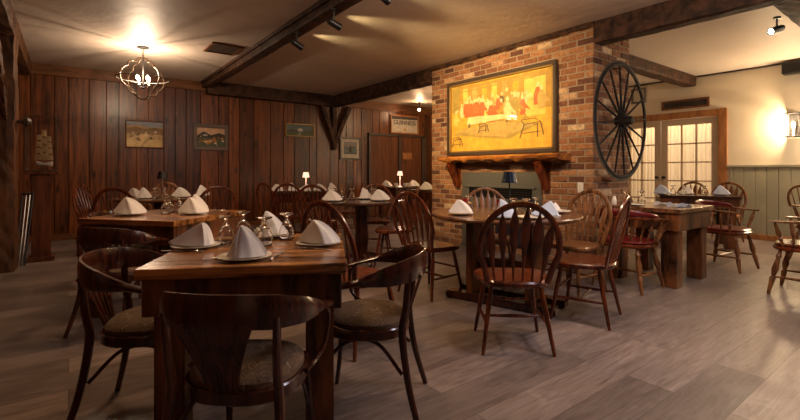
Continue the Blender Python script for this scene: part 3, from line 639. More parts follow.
bm = NB(); bx(bm, -.06, .06, -.02, .02, 0, .012, 0, .003); bx(bm, -.04, -.03, -.006, .006, .012, .06); bx(bm, .03, .04, -.006, .006, .012, .06); obj('stand', bm, 'ped', t)
for j, (mx_, hh) in enumerate(((-.06, .46), (.0, .52), (.06, .44))):
    bm = NB(); sweep(bm, [(mx_, 0, .07), (mx_, 0, hh)], .0025, 6); obj('mast', bm, 'frame', t)
    for k in range(4):
        z0_ = .115+k*(hh-.13)/4; z1_ = z0_+(hh-.13)/4*.93; w0 = .058-.008*k; bm = NB(); g_ = []
        for a in range(7):
            for c_ in range(6):
                u, v = a/6*2-1, c_/5; g_.append(bm.verts.new((mx_+u*(w0-.007*v), -.006-.020*(1-u*u)*math.sin(PI*min(1, v+.15)), z0_+(z1_-z0_)*v+.01*(1-v)*(1-u*u))))
        for a in range(6):
            for c_ in range(5): bm.faces.new((g_[a*6+c_], g_[(a+1)*6+c_], g_[(a+1)*6+c_+1], g_[a*6+c_+1]))
        bmesh.ops.solidify(bm, geom=bm.faces[:], thickness=.0015); obj('sail', bm, 'sail', t, True)
t = thing('tray_stand', tuple(W(-4.50, 5.28)), math.radians(-25)); tag(t, 'folded black and chrome tray stand leaning between post and pedestal', 'tray stand')
for k, (x_, m_) in enumerate(((-.05, 'black'), (-.015, 'chrome'), (.02, 'chrome'), (.05, 'black'))):
    bm = NB(); sweep(bm, smoothpath([(x_*.9, -.10, 0), (x_, -.02, .4), (x_*1.1, .05, .80), (x_, .055, .86)]), .010, 8); obj('leg', bm, m_, t, True)
bm = NB(); sweep(bm, [(-.06, .05, .84), (.06, .05, .84)], .011); sweep(bm, [(-.05, -.02, .4), (.05, -.02, .4)], .006); obj('crossbar', bm, 'black', t, True)

# ---------------------------------------------------------------- chairs
def windsor(name, mat, arrow=False, h=.925, seatmat=None):
    t = thing(name); sz = .445
    out = []
    for k in range(40):
        a = 2*PI*k/40; c_, s_ = math.cos(a), math.sin(a); e = .72
        x = .235*math.copysign(abs(c_)**e, c_); y = .215*math.copysign(abs(s_)**e, s_); x *= 1+.10*(y/.215) if y > 0 else 1-.0*(y); x *= (1+.12*y/.215)/1.05
        out.append((x, y))
    bm = NB(); outline_slab(bm, out, sz-.038, sz, .010)
    obj('seat', bm, seatmat or mat, t, True)
    zb = h-.27; lean = .24; y0 = -.175
    Y = lambda z: y0-lean*(z-sz)
    path = [(-.180, Y(sz-.01), sz-.01), (-.210, Y(.55), .55), (-.234, Y(zb-.05), zb-.05)]
    for k in range(0, 13):
        a = PI-k*PI/12; path.append((.236*math.cos(a), Y(zb+(h-zb)*math.sin(a)), zb+(h-zb)*math.sin(a)))
    path += [(.234, Y(zb-.05), zb-.05), (.210, Y(.55), .55), (.180, Y(sz-.01), sz-.01)]
    sp = smoothpath(path, 3); bm = NB(); sweep(bm, sp, [(.018, .012)]*len(sp), 8, up=(0, 1, .1)); obj('hoop', bm, mat, t, True)
    n = 6 if arrow else 7
    for k in range(n):
        f = (k-(n-1)/2)/((n-1)/2); xb = f*.140; xt = f*.185; zt = zb+(h-zb)*math.sqrt(max(0, 1-(xt/.232)**2))-.006
        bm = NB()
        if arrow:
            P = [(0, .006, .006), (.18, .007, .007), (.40, .014, .006), (.56, .025, .005), (.78, .027, .005), (.87, .017, .005), (.94, .006, .005), (1, .006, .006)]
        else: P = [(0, .006, .006), (.3, .0085, .0085), (.55, .0075, .0075), (1, .005, .005)]
        pts = [(xb+(xt-xb)*s_, Y(sz+(zt-sz)*s_)+.012*math.sin(PI*s_), sz-.005+(zt-sz+.005)*s_) for s_, _, _ in P]
        sweep(bm, pts, [(a, b_) for _, a, b_ in P], 8 if not arrow else 8, up=(0, 1, 0)); obj('spindle', bm, mat, t, True)
    lp = {}
    for sx in (-1, 1):
        for sy in (1, -1):
            a = Vector((sx*.15, sy*.13+.01, sz-.03)); b_ = Vector((sx*.215, sy*.205+.0, 0)); lp[sx, sy] = (a, b_)
            if arrow: rr_ = [.010, .016, .017, .014, .012, .010]
            else: rr_ = [.010, .016, .018, .015, .012, .010]
            bm = NB(); sweep(bm, [a.lerp(b_, s_) for s_ in (0, .18, .4, .65, .9, 1)], rr_, 10); obj('leg', bm, mat, t, True)
    mid = lambda sx, sy, f: lp[sx, sy][0].lerp(lp[sx, sy][1], f)
    for sx in (-1, 1):
        bm = NB(); a, b_ = mid(sx, 1, .58), mid(sx, -1, .58); sweep(bm, [a, a.lerp(b_, .5), b_], [.007, .012, .007], 8); obj('stretcher', bm, mat, t, True)
    bm = NB(); a, b_ = mid(-1, 1, .58).lerp(mid(-1, -1, .58), .5), mid(1, 1, .58).lerp(mid(1, -1, .58), .5); sweep(bm, [a, a.lerp(b_, .5), b_], [.007, .012, .007], 8); obj('stretcher', bm, mat, t, True)
    if arrow:
        bm = NB(); a, b_ = mid(-1, 1, .42), mid(1, 1, .42); sweep(bm, [a, b_], .009, 8); obj('stretcher', bm, mat, t, True)
    return t
def bentwood(name):
    t = thing(name); sz = .46; mat = 'bent'
    out = [(.225*math.copysign(abs(math.cos(a))**.8, math.cos(a)), .215*math.copysign(abs(math.sin(a))**.8, math.sin(a))) for a in [2*PI*k/40 for k in range(40)]]
    bm = NB(); outline_slab(bm, out, sz-.06, sz-.01, .006); obj('seat_frame', bm, mat, t, True)
    bm = NB(); o2 = [(x*.92, y*.92) for x, y in out]; rings = []
    for s_, z_ in ((1, sz-.012), (1.0, sz+.008), (.93, sz+.024), (.7, sz+.036), (.35, sz+.041), (0, sz+.042)):
        rings.append([bm.verts.new((x*s_, y*s_, z_)) for x, y in o2] if s_ else [bm.verts.new((0, 0, z_))])
    for A, B in zip(rings, rings[1:]):
        for k in range(40):
            if len(B) > 1: bm.faces.new((A[k], A[(k+1) % 40], B[(k+1) % 40], B[k]))
            else: bm.faces.new((A[k], A[(k+1) % 40], B[0]))
    obj('seat', bm, 'tapestry', t, True)
    # wrap-round top rail: tall band at the back, flat arms in front
    key = [(-.265, .20, .645), (-.285, .12, .665), (-.29, 0, .69), (-.27, -.13, .715), (-.20, -.235, .735), (-.10, -.285, .745), (0, -.30, .748)]
    key = key+[(-x, y, z) for x, y, z in key[-2::-1]]
    sp = smoothpath(key, 5); pr_ = [(.020, .010), (.026, .012), (.024, .016), (.016, .044), (.012, .056), (.011, .056), (.011, .055)]; pr_ = pr_+pr_[-2::-1]
    bm = NB(); sweep(bm, sp, lerp_list(pr_, len(sp)), 8, up=(0, 0, 1)); obj('back_rail', bm, mat, t, True)
    # fan splat with grooves
    for k in range(5):
        f = (k-2)/2; bm = NB(); x0, x1 = f*.045, f*.115
        pts = [(x0+(x1-x0)*s_**1.3, -.205-.085*s_, sz-.01+(.705-sz+.01)*s_) for s_ in (0, .25, .5, .75, 1)]
        sweep(bm, pts, [(.0105, .006), (.013, .006), (.017, .006), (.022, .006), (.029, .006)], 8, up=(0, 1, .2)); obj('back_slat', bm, mat, t, True)
    for sx in (-1, 1):
        bm = NB(); P = smoothpath([(sx*.205, -.232, .72), (sx*.200, -.218, .56), (sx*.200, -.20, .44), (sx*.222, -.23, .22), (sx*.26, -.29, 0)], 5); sweep(bm, P, lerp_list([(.012, .016), (.014, .017), (.016, .018), (.014, .016), (.012, .013)], len(P)), 8, up=(0, 1, 0)); obj('rear_leg', bm, mat, t, True)
        bm = NB(); P = smoothpath([(sx*.17, .17, sz-.02), (sx*.18, .19, .3), (sx*.19, .205, .15), (sx*.20, .225, 0)], 5); sweep(bm, P, lerp_list([(.018, .018), (.017, .017), (.014, .014), (.012, .012)], len(P)), 8); obj('front_leg', bm, mat, t, True)
        bm = NB(); P = smoothpath([(sx*.275, .13, .655), (sx*.278, .165, .60), (sx*.268, .15, .50), (sx*.245, .07, .45), (sx*.238, -.02, .45)], 6); sweep(bm, P, .010, 8); obj('arm_support', bm, mat, t, True)
        bm = NB(); P = smoothpath([(sx*.18, .19, .22), (sx*.17, .15, .32), (sx*.16, .05, .385), (sx*.17, -.08, .37), (sx*.21, -.20, .25)], 6); sweep(bm, P, .009, 8); obj('brace', bm, mat, t, True)
    bm = NB(); P = smoothpath([(-.185, .195, .22), (-.14, .19, .33), (0, .18, .385), (.14, .19, .33), (.185, .195, .22)], 6); sweep(bm, P, .009, 8); obj('brace', bm, mat, t, True)
    return t
def turned(bm, a, b_, r=.018):
    a, b_ = Vector(a), Vector(b_); S = (0, .1, .16, .2, .3, .45, .55, .6, .64, .75, .9, 1); Rr = (.6, .75, 1.15, .7, 1.0, 1.3, .9, .65, 1.15, .95, .75, .55)
    sweep(bm, [a.lerp(b_, s_) for s_ in S], [r*q for q in Rr], 10)
def captain(name, hoopback=False):
    t = thing(name); sz = .44; m_ = 'chair_light'
    out = [(.245*math.copysign(abs(math.cos(a))**.7, math.cos(a)), .225*math.copysign(abs(math.sin(a))**.7, math.sin(a))) for a in [2*PI*k/40 for k in range(40)]]
    bm = NB(); outline_slab(bm, out, sz-.035, sz, .010); st_ = obj('seat', bm, 'chair', t, True)
    bm = NB(); outline_slab(bm, [(x*.96, y*.96) for x, y in out], sz, sz+.028, .012); obj('cushion', bm, 'red_leather' if not hoopback else 'chair', st_, True)
    key = [(-.29, .20, .665), (-.30, .08, .67), (-.295, -.06, .68), (-.25, -.18, .685), (-.14, -.255, .69), (0, -.275, .69)]; key = key+[(-x, y, z) for x, y, z in key[-2::-1]]
    sp = smoothpath(key, 5); pr_ = [(.030, .009), (.026, .010), (.022, .011), (.022, .012), (.022, .012), (.022, .012)]; pr_ = pr_+pr_[-2::-1]
    bm = NB(); sweep(bm, sp, lerp_list(pr_, len(sp)), 8, up=(0, 0, 1)); obj('arm_rail', bm, 'chair' if not hoopback else m_, t, True)
    if not hoopback:
        key = [(-.29, -.05, .70), (-.27, -.14, .72), (-.20, -.225, .73), (-.10, -.265, .735), (0, -.28, .74)]; key = key+[(-x, y, z) for x, y, z in key[-2::-1]]; sp = smoothpath(key, 5)
        bm = NB(); pr_ = [(.012, .010), (.016, .020), (.018, .028), (.018, .032), (.018, .034)]; pr_ = pr_+pr_[-2::-1]; sweep(bm, sp, lerp_list(pr_, len(sp)), 8, up=(0, 0, 1)); obj('crest_rail', bm, 'red_leather', t, True)
    for k in range(8):
        a = PI*(1.0+(k+.5)/8); p0 = Vector((.20*math.cos(a), -.03+.165*math.sin(a), sz)); p1 = Vector((.285*math.cos(a), -.03+.24*math.sin(a), .68)); bm = NB(); turned(bm, p1, p0, .009); obj('spindle', bm, m_, t, True)
    for sx in (-1, 1):
        bm = NB(); turned(bm, (sx*.295, .165, .66), (sx*.215, .12, sz), .016); obj('arm_post', bm, m_, t, True)
        bm = NB(); turned(bm, (sx*.295, .06, .66), (sx*.22, .04, sz), .011); obj('arm_post', bm, m_, t, True)
        for sy in (-1, 1): bm = NB(); turned(bm, (sx*.16, sy*.15, sz-.03), (sx*.235, sy*.225, 0), .021); obj('leg', bm, m_, t, True)
        bm = NB(); sweep(bm, [(sx*.205, .19, .16), (sx*.205, 0, .16), (sx*.205, -.19, .16)], [.008, .014, .008], 8); obj('stretcher', bm, m_, t, True)
    bm = NB(); sweep(bm, [(-.205, 0, .16), (0, 0, .16), (.205, 0, .16)], [.008, .014, .008], 8); obj('stretcher', bm, m_, t, True)
    if hoopback:
        path = [(-.20, -.23, .68)]+[(.21*math.cos(PI-k*PI/10), -.25-.09*math.sin(k*PI/10), .72+.22*math.sin(k*PI/10)) for k in range(11)]+[(.20, -.23, .68)]
        sp = smoothpath(path, 3); bm = NB(); sweep(bm, sp, [(.013, .010)]*len(sp), 8, up=(0, 1, 0)); obj('hoop', bm, m_, t, True)
        for k in range(5):
            x = (k-2)*.07; bm = NB(); sweep(bm, [(x*.9, -.262, .69), (x, -.31, .72+.22*math.sqrt(1-(x/.21)**2)-.004)], .006, 8); obj('spindle', bm, m_, t, True)
    return t
PRO = {}
def chair(kind, p, rz, label, group):
    mk = dict(arrow=lambda: windsor('windsor_chair', 'chair', True), wind=lambda: windsor('windsor_chair', 'chair'), honey=lambda: windsor('windsor_chair', 'chair_light', True),
              bent=lambda: bentwood('bentwood_armchair'), capt=lambda: captain('captain_chair'), capt2=lambda: captain('captain_chair', True))[kind]
    if kind in PRO: t = dup(PRO[kind], p, rz)
    else: t = PRO[kind] = mk(); t.location = p; t.rotation_euler = (0, 0, rz)
    if kind == 'bent': t.scale = (.90, .90, .935)
    return tag(t, label, 'chair', group)
G1, G2 = 'dark bentwood armchairs', 'hoop back windsor chairs'
for k, a, d, th, l, g_ in (
 ('bent', -.54, 1.58, 6, 'dark bentwood armchair seen from behind in front of the nearest square table', G1),
 ('bent', -1.15, 2.05, 82, 'dark bentwood armchair on the left side of the nearest square table', G1),
 ('bent', -.15, 2.12, -84, 'dark bentwood armchair on the right side of the nearest square table', G1),
 ('bent', -1.95, 3.14, 14, 'dark bentwood armchair with its back to us at the second square table', G1),
 ('bent', -2.50, 4.02, 84, 'dark bentwood armchair at the left end of the second square table', G1),
 ('wind', -.29, 2.88, 42, 'red brown windsor chair just behind the nearest table, turned three-quarters away', G2),
 ('arrow', .28, 4.06, 48, 'windsor chair with lit seat standing left of the round table', G2),
 ('arrow', .73, 2.87, 3, 'windsor chair with arrow slats, back to us in front of the round table', G2),
 ('arrow', 1.43, 3.38, -54, 'windsor chair in side view at the right of the round table', G2),
 ('honey', 1.62, 4.13, -122, 'honey brown windsor chair at the far right of the round table', G2),
 ('honey', .93, 4.55, 180, 'honey brown windsor chair between the round table and the fireplace', G2),
 ('wind', -.36, 6.12, 182, 'windsor chair behind the dark round table, facing us', G2),
 ('arrow', -.07, 5.2, -84, 'windsor chair mostly hidden on the right of the dark round table', G2),
 ('wind', -1.98, 7.15, 38, 'windsor chair in side view far back at the left of the wall table', G2),
 ('wind', -1.62, 6.75, 8, 'windsor chair with its back to us before the wall table, left of two', G2),
 ('wind', -1.12, 6.1, 8, 'windsor chair with its back to us before the wall table, right of two', G2),
 ('wind', -.92, 7.5, -95, 'windsor chair seen edge-on at the right end of the wall table', G2),
 ('wind', -3.17, 5.12, -4, 'windsor chair in front of the small round table below the chandelier', G2),
 ('wind', -4.08, 6.05, 86, 'reddish windsor chair left of the small round table by the board wall', G2),
 ('honey', -3.68, 6.75, 170, 'windsor chair behind the small round table, facing us', G2),
 ('wind', -2.40, 5.62, -38, 'windsor chair right of the small round table, turned away', G2),
 ('wind', 3.55, 6.72, 75, 'dark windsor chair at the left end of the dark table by the glass doors', G2),
 ('honey', 4.74, 7.28, -127, 'left of two windsor chairs against the french doors', G2),
 ('honey', 5.10, 6.95, -127, 'right of two windsor chairs against the french doors', G2)):
    chair(k, W(a, d), RZ(th), l, g_)
chair('capt', (6.10, 1.80, 0), PI-.1, 'low captain chair with red crest rail and seat beyond the rustic table', 'captain chairs')
chair('capt', (4.33, 2.08, 0), -PI/2, 'low captain chair with red back pushed under the rustic table near the wheel', 'captain chairs')
chair('capt2', W(3.68, 3.98), RZ(-38), 'captain armchair with turned legs cut by the right edge of the photo', 'captain chairs')
chair('capt2', W(5.16, 5.35), RZ(80), 'hoop back armchair farther off at the right edge of the photo', 'captain chairs')

# ---------------------------------------------------------------- tables
def square_table(label, cx, cy, rz, wx, wy, top='table', leg='table_leg', z=.76, lt=.11, grp='heavy timber tables', ov=.018, apron=.14):
    t = thing('dining_table', (cx, cy, 0), rz); tag(t, label, 'table', grp)
    bm = NB(); n = 6; a = -wy/2
    for k in range(n): bx(bm, -wx/2, wx/2, a+k*wy/n, a+(k+1)*wy/n-.0015, z-.042, z, 0, .003)
    obj('tabletop', bm, top, t)
    ax, ay = wx/2-ov, wy/2-ov; bm = NB(); q = lt
    for sy in (-1, 1): bx(bm, -ax, ax, sy*ay, sy*(ay-.03), z-.042-apron, z-.042, 0, .004)
    for sx in (-1, 1): bx(bm, sx*ax, sx*(ax-.03), -ay+.031, ay-.031, z-.042-apron, z-.042, 0, .004)
    ax -= .031; ay -= .031
    obj('apron', bm, leg, t)
    for sx in (-1, 1):
        for sy in (-1, 1):
            bm = NB(); bx(bm, sx*ax, sx*(ax-lt), sy*ay, sy*(ay-lt), 0, z-.042, 0, .006); obj('leg', bm, leg, t)
    return t
def ct(lat, dep): p = W(lat, dep); return p.x, p.y
square_table('nearest square rustic plank table with place settings at lower left', *ct(-.655, 2.08), math.radians(-37+8.9), .77, .85)
square_table('second square rustic table behind the nearest one at left', *ct(-1.93, 3.69), math.radians(-37-13), .86, .92)
square_table('rustic timber table right of the brick chimney', 4.97, 2.08, 0, .85, .76, top='round_top', lt=.14, apron=.17)
square_table('dark long table before the french doors', *ct(4.50, 6.72), math.radians(-37-25), 1.0, .75, top='dark_top', leg='table_leg', lt=.13)
square_table('dark table far back against the board wall with white napkins', *ct(-1.72, 7.95), math.radians(-37+10), 1.15, .8, top='dark_top', grp='plain dark tables', leg='bent', lt=.07)
square_table('dark table in the far alcove with cups and lit lamp', *ct(.08, 10.15), math.radians(-37+37), 1.0, .75, top='dark_top', grp='plain dark tables', leg='bent', lt=.07)
square_table('dark table half hidden behind the brick corner', *ct(.68, 8.45), math.radians(-37+37), .8, .75, top='dark_top', grp='plain dark tables', leg='bent', lt=.07)
def round_table(label, lat, dep, r, top, z=.76, trestle=False):
    p = W(lat, dep); t = thing('round_table', p, math.radians(-37)); tag(t, label, 'table', 'round tables')
    bm = NB(); lathe(bm, [(0, z-.035), (r-.02, z-.035), (r, z-.022), (r, z-.01), (r-.008, z), (0, z)], 56); obj('tabletop', bm, top, t, True)
    if trestle:
        a = math.radians(-36); R2 = Matrix.Rotation(a, 4, 'Z')
        for s_ in (-1, 1): bm = NB(); bx(bm, s_*.26-.03, s_*.26+.03, -.16, .16, .06, z-.035, 0, .006, R2); obj('slab_leg', bm, 'table_leg', t)
        bm = NB(); bx(bm, -.48, .48, -.19, -.07, 0, .065, 0, .012, R2); bx(bm, -.48, .48, .07, .19, 0, .065, 0, .012, R2); obj('foot', bm, 'bent', t)
        bm = NB(); bx(bm, -.26, .26, -.02, .02, .25, .36, 0, .006, R2); obj('crossbar', bm, 'table_leg', t)
    else:
        bm = NB(); lathe(bm, [(0, .03), (.09, .03), (.10, .08), (.07, .14), (.085, .3), (.07, .5), (.085, .66), (.2, z-.035), (0, z-.035)], 20); obj('pedestal', bm, 'bent', t, True)
        for k in range(4):
            a = k*PI/2+.4; bm = NB(); sweep(bm, smoothpath([(.03*math.cos(a), .03*math.sin(a), .10), (.16*math.cos(a), .16*math.sin(a), .085), (.34*math.cos(a), .34*math.sin(a), .02)]), lerp_list([.03, .025, .02], 13)); obj('foot', bm, 'bent', t, True)
round_table('large round table with trestle base in front of the fireplace', .90, 3.78, .63, 'round_top', trestle=True)
round_table('dark round table in the middle of the room', -.47, 5.42, .54, 'dark_top')
round_table('small round table under the chandelier by the board wall', -3.27, 6.0, .58, 'round_top')

# ---------------------------------------------------------------- tableware
def napkin_mesh(seed, cor=((-.115, .01), (.02, -.085), (.12, .03), (.0, .075)), h=.135, lean=0.0, puff=.022, flip=1):
    """folded cloth standing as a tent: ridges run from the tip to the corners, faces slightly puffed"""
    r = random.Random(seed); bm = NB(); NR = 14; per = 12; nc = len(cor); NA = nc*per; p1, p2 = r.uniform(0, 6), r.uniform(0, 6); rings = [[bm.verts.new((lean, 0, h))]]
    for i in range(1, NR+1):
        s_ = i/NR; ring = []
        for k in range(NA):
            j, f = divmod(k, per); f /= per; x0, y0 = cor[j]; x1, y1 = cor[(j+1) % nc]
            x, y = x0+(x1-x0)*f, y0+(y1-y0)*f; bul = math.sin(PI*f)*(puff if j % 2 == 0 else puff*1.3); d = math.hypot(x, y) or 1
            crease = .012*math.exp(-((f-.38-.12*(1-s_))/.07)**2) if j == 1 else 0
            q = 1+bul/d*.35+crease/d*s_*.5; px = lean+(x*q-lean)*s_; py = y*q*s_**.9
            z = h*(1-s_**1.06)+.005*math.sin(PI*s_)*math.sin(2*PI*f+p1)+(.016*s_**4*(1-math.sin(PI*f))**3 if (x0 > .1 or x0 < -.1) else 0)
            w_ = max(0, math.cos(math.atan2(y, x)-.3*flip if flip > 0 else math.atan2(y, -x)))
            z += h*.22*math.sin(PI*s_)*w_**1.5*(1-s_*.3); px *= 1+.10*w_*math.sin(PI*s_)
            ring.append(bm.verts.new((px, py, max(z, 0)+.0015)))
        rings.append(ring)
    for k in range(NA): bm.faces.new((rings[0][0], rings[1][k], rings[1][(k+1) % NA]))
    for A, B in zip(rings[1:], rings[2:]):
        for k in range(NA): bm.faces.new((A[k], A[(k+1) % NA], B[(k+1) % NA], B[k]))
    last = rings[-1]; inner = [bm.verts.new((v.co.x*.93, v.co.y*.9, .001)) for v in last]
    for k in range(NA): bm.faces.new((last[k], last[(k+1) % NA], inner[(k+1) % NA], inner[k]))
    me = bpy.data.meshes.new('folded_napkin'); bmesh.ops.recalc_face_normals(bm, faces=bm.faces[:]); bm.to_mesh(me); bm.free(); me.materials.append(M['linen'])
    for p in me.polygons: p.use_smooth = True
    me.set_sharp_from_angle(angle=math.radians(50))
    return me
NM = [napkin_mesh(1, ((-.115, -.01), (.065, -.078), (.112, .02), (-.01, .075)), .112, -.03), napkin_mesh(2, ((-.055, -.062), (.02, -.085), (.105, .005), (-.03, .075)), .130, -.02), napkin_mesh(3, ((-.13, .0), (.055, -.075), (.085, .01), (.0, .075)), .108, .028)]
NMB = []
for m_ in NM: c_ = m_.copy(); c_.materials[0] = M['linen_blue']; NMB.append(c_)
def mesh_of(name, bm, mat):
    me = bpy.data.meshes.new(name); bmesh.ops.recalc_face_normals(bm, faces=bm.faces[:]); bm.to_mesh(me); bm.free(); me.materials.append(M[mat])
    for p in me.polygons: p.use_smooth = True
    return me
bm = NB(); lathe(bm, [(0, .0), (.05, .0), (.058, .004), (.106, .014), (.108, .017), (.098, .014), (.055, .007), (0, .006)], 32); PL = mesh_of('side_plate', bm, 'china')
bm = NB(); lathe(bm, [(.033, 0), (.039, .02), (.041, .045), (.036, .075), (.022, .098), (.007, .108), (.0055, .125), (.007, .138), (.034, .146), (.035, .149), (0, .150)], 24)
GOB = None
def goblet_bm():
    bm = NB(); lathe(bm, [(.0330, .0), (.0345, 0), (.0385, .018), (.0395, .034), (.036, .056), (.026, .078), (.012, .094), (.0075, .104), (.0075, .112), (.012, .122), (.034, .131), (.037, .134), (.036, .137), (0, .139)], 24)
    v = bm.verts[:]; lathe(bm, [(.0330, .0), (.0365, .018), (.0375, .034), (.034, .055), (.024, .075), (.009, .088), (0, .090)], 24); bmesh.ops.remove_doubles(bm, verts=bm.verts[:], dist=.0002); return bm
bm.free(); GOB = mesh_of('goblet', goblet_bm(), 'glass')
def small(name, me, loc, rz, label, cat, grp):
    o = bpy.data.objects.new(name, me); C.objects.link(o); o.location = loc; o.rotation_euler = (0, 0, rz); return tag(o, label, cat, grp)
TZ = .7605
def setting(lat, dep, where, rot=0, v=0, plate=True, s=1.0, blue=False, z=TZ):
    if plate: small('side_plate', PL, W(lat, dep, z), 0, 'white plate '+where, 'plate', 'side plates')
    o = small('folded_napkin', (NMB if blue else NM)[v % 3], W(lat, dep, z+(.0165 if plate else 0)), math.radians(-37+rot), ('pale blue' if blue else 'white')+' folded napkin '+where, 'napkin', 'folded napkins'); o.scale = (s, s, s)
def goblet(lat, dep, where, z=TZ): small('goblet', GOB, W(lat, dep, z), 0, 'upturned goblet '+where, 'glass', 'upturned goblets')
n1 = 'on the nearest table'
setting(-.955, 2.06, 'at the left place '+n1, 12, 2, s=.93); setting(-.635, 1.80, 'at the front place '+n1, -8, 1, s=.92)
setting(-.395, 2.14, 'at the right place '+n1, -12, 0, s=.93); setting(-.715, 2.40, 'at the far place '+n1, 10, 1, s=.95)
goblet(-.87, 2.20, 'between left and far napkins '+n1); goblet(-.86, 2.42, 'left of the far napkin '+n1); goblet(-.655, 2.13, 'in the centre '+n1); goblet(-.60, 2.33, 'right of the far napkin '+n1)
bm = NB(); lathe(bm, [(0, 0), (.02, 0), (.022, .004), (.020, .05), (.014, .058), (.014, .072), (0, .075)], 16); SH = mesh_of('salt_shaker', bm, 'glass')
small('salt_shaker', SH, W(-.73, 2.26, TZ), 0, 'small glass salt shaker between goblets on the nearest table', 'shaker', 'salt shakers')
# cutlery
def fork_bm():
    bm = NB(); sweep(bm, [(0, -.09, .003), (0, -.02, .005), (0, .03, .006)], [(.0055, .0014), (.003, .0016), (.0035, .0016)], 8, up=(0, 0, 1)); bx(bm, -.010, .010, .03, .05, .005, .0065)
    for k in range(4): x = -.0085+k*.0057; bx(bm, x-.0013, x+.0013, .05, .095, .005, .0065)
    return bm
def knife_bm():
    bm = NB(); sweep(bm, [(0, -.10, .004), (0, -.01, .004)], [(.006, .003), (.005, .003)], 8, up=(0, 0, 1)); outline_slab(bm, [(-.007, -.01), (.008, -.01), (.009, .06), (.004, .105), (-.007, .08)], .003, .0048, .0004); return bm
FK, KN = mesh_of('fork', fork_bm(), 'chrome'), mesh_of('knife', knife_bm(), 'chrome')
for me, nm, la, de, r, l in ((FK, 'fork', -.745, 1.83, -22, 'steel fork left of the front napkin'), (KN, 'knife', -.52, 1.86, 0, 'steel knife right of the front napkin'), (KN, 'knife', -.97, 1.955, 86, 'steel knife before the left napkin'),
    (FK, 'fork', -.40, 2.02, 75, 'steel fork before the right napkin'), (FK, 'fork', -.70, 1.88, -14, 'second steel fork beside the front napkin')):
    small(nm, me, W(la, de, TZ), math.radians(-37+r), l+' on the nearest table', nm, 'steel cutlery')
for me, nm, la, de, l in ((FK, 'fork', -1.62, 3.9, 'steel fork at the right end of the second square table'), (KN, 'knife', -1.70, 4.02, 'steel knife at the right end of the second square table')): small(nm, me, W(la, de, TZ), 1.0, l, nm, 'steel cutlery')
n2 = 'on the second square table'
setting(-2.20, 3.58, 'at the left place '+n2, 0, 0, s=1.15); setting(-1.72, 3.66, 'at the right place '+n2, 0, 0, s=1.1); setting(-1.86, 4.02, 'at the far place '+n2, 0, 1)
goblet(-1.97, 3.70, 'nearest in the middle '+n2); goblet(-2.02, 3.86, 'farther back in the middle '+n2); goblet(-1.90, 3.80, 'right of centre '+n2)
n3 = 'on the round table before the fireplace'
setting(.50, 3.62, 'at the left '+n3, 10, 0, s=.95); setting(.78, 3.34, 'nearest '+n3+', seen through the chair', 0, 1, blue=True); setting(1.14, 3.42, 'right of centre '+n3, 10, 2, blue=True)
goblet(.93, 3.62, 'right of the middle '+n3); goblet(1.02, 3.55, 'near the lamp '+n3); goblet(.62, 3.95, 'left of the lamp '+n3); goblet(1.16, 3.75, 'far right '+n3)
small('side_plate', PL, W(.98, 3.33, TZ), 0, 'white plate between two blue napkins on the fireplace table', 'plate', 'side plates')
o = small('dinner_plate', PL, W(1.33, 3.80, TZ), 0, 'large white plate at the right edge of the fireplace table', 'plate', 'side plates'); o.scale = (1.25, 1.25, 1.2)
setting(1.33, 3.80, 'lying on the large plate of the fireplace table', 30, 2, plate=False, s=.62, z=TZ+.02)
def tumbler(lat, dep, label, mat):
    bm = NB(); lathe(bm, [(0, 0), (.026, 0), (.034, .095), (.031, .095), (.024, .006), (0, .006)], 20); o = obj('tumbler', bm, mat, None, True); o.location = W(lat, dep, TZ); tag(o, label, 'glass', 'coloured tumblers')
tumbler(.63, 4.22, 'red glass at the left back of the fireplace table', 'red_glass'); tumbler(.93, 4.08, 'red glass just left of the dark lamp on the fireplace table', 'red_glass'); tumbler(1.22, 4.08, 'dark blue glass at the back right of the fireplace table', 'candle')
def lamp(lat, dep, label, shade, stem, lit=False, z=TZ, s=1.0):
    t = thing('table_lamp', W(lat, dep, z)); tag(t, label, 'lamp', 'cordless table lamps'); t.scale = (s, s, s)
    bm = NB(); lathe(bm, [(0, 0), (.05, 0), (.05, .012), (.012, .018), (0, .018)], 20); obj('base', bm, stem, t, True)
    bm = NB(); lathe(bm, [(.007, .018), (.007, .27), (0, .27)], 12); obj('stem', bm, stem, t, True)
    bm = NB(); pr_ = []; seg = 40
    a_, b_ = [], []
    for k in range(seg):
        q = 2*PI*k/seg; f = 1+(.035 if k % 2 else 0); a_.append(bm.verts.new((.066*f*math.cos(q), .066*f*math.sin(q), .255))); b_.append(bm.verts.new((.046*f*math.cos(q), .046*f*math.sin(q), .355)))
    for k in range(seg): bm.faces.new((a_[k], a_[(k+1) % seg], b_[(k+1) % seg], b_[k]))
    bm.faces.new(b_); obj('shade', bm, shade, t)
    if lit: light('table_lamp_light', 'POINT', W(lat, dep, z+.23*s), 1.6, (1, .7, .5), shadow_soft_size=.03)
lamp(.97, 3.90, 'blue black fluted lamp on the table before the fireplace', 'blue_shade', 'black')
lamp(-3.25, 6.02, 'black shaded lamp on the small round table under the chandelier', 'black', 'chrome')
lamp(-1.72, 8.05, 'lit white lamp on the table against the board wall', 'lamp_glow', 'lamp_glow', True, s=.95)
lamp(0.0, 10.1, 'lit white lamp on the table in the far alcove', 'lamp_glow', 'lamp_glow', True)
n4 = 'on the dark round table'
setting(-.80, 5.2, 'at the left '+n4, 0, 0, s=1.05); setting(-.46, 5.62, 'at the far side '+n4, 0, 1); setting(-.24, 5.28, 'at the right '+n4, 0, 0, s=1.08)
goblet(-.72, 5.5, 'left of three '+n4); goblet(-.60, 5.52, 'right of three '+n4); goblet(-.83, 5.68, 'at the back left '+n4); goblet(-.33, 5.55, 'between two napkins '+n4)
n5 = 'on the round table below the chandelier'
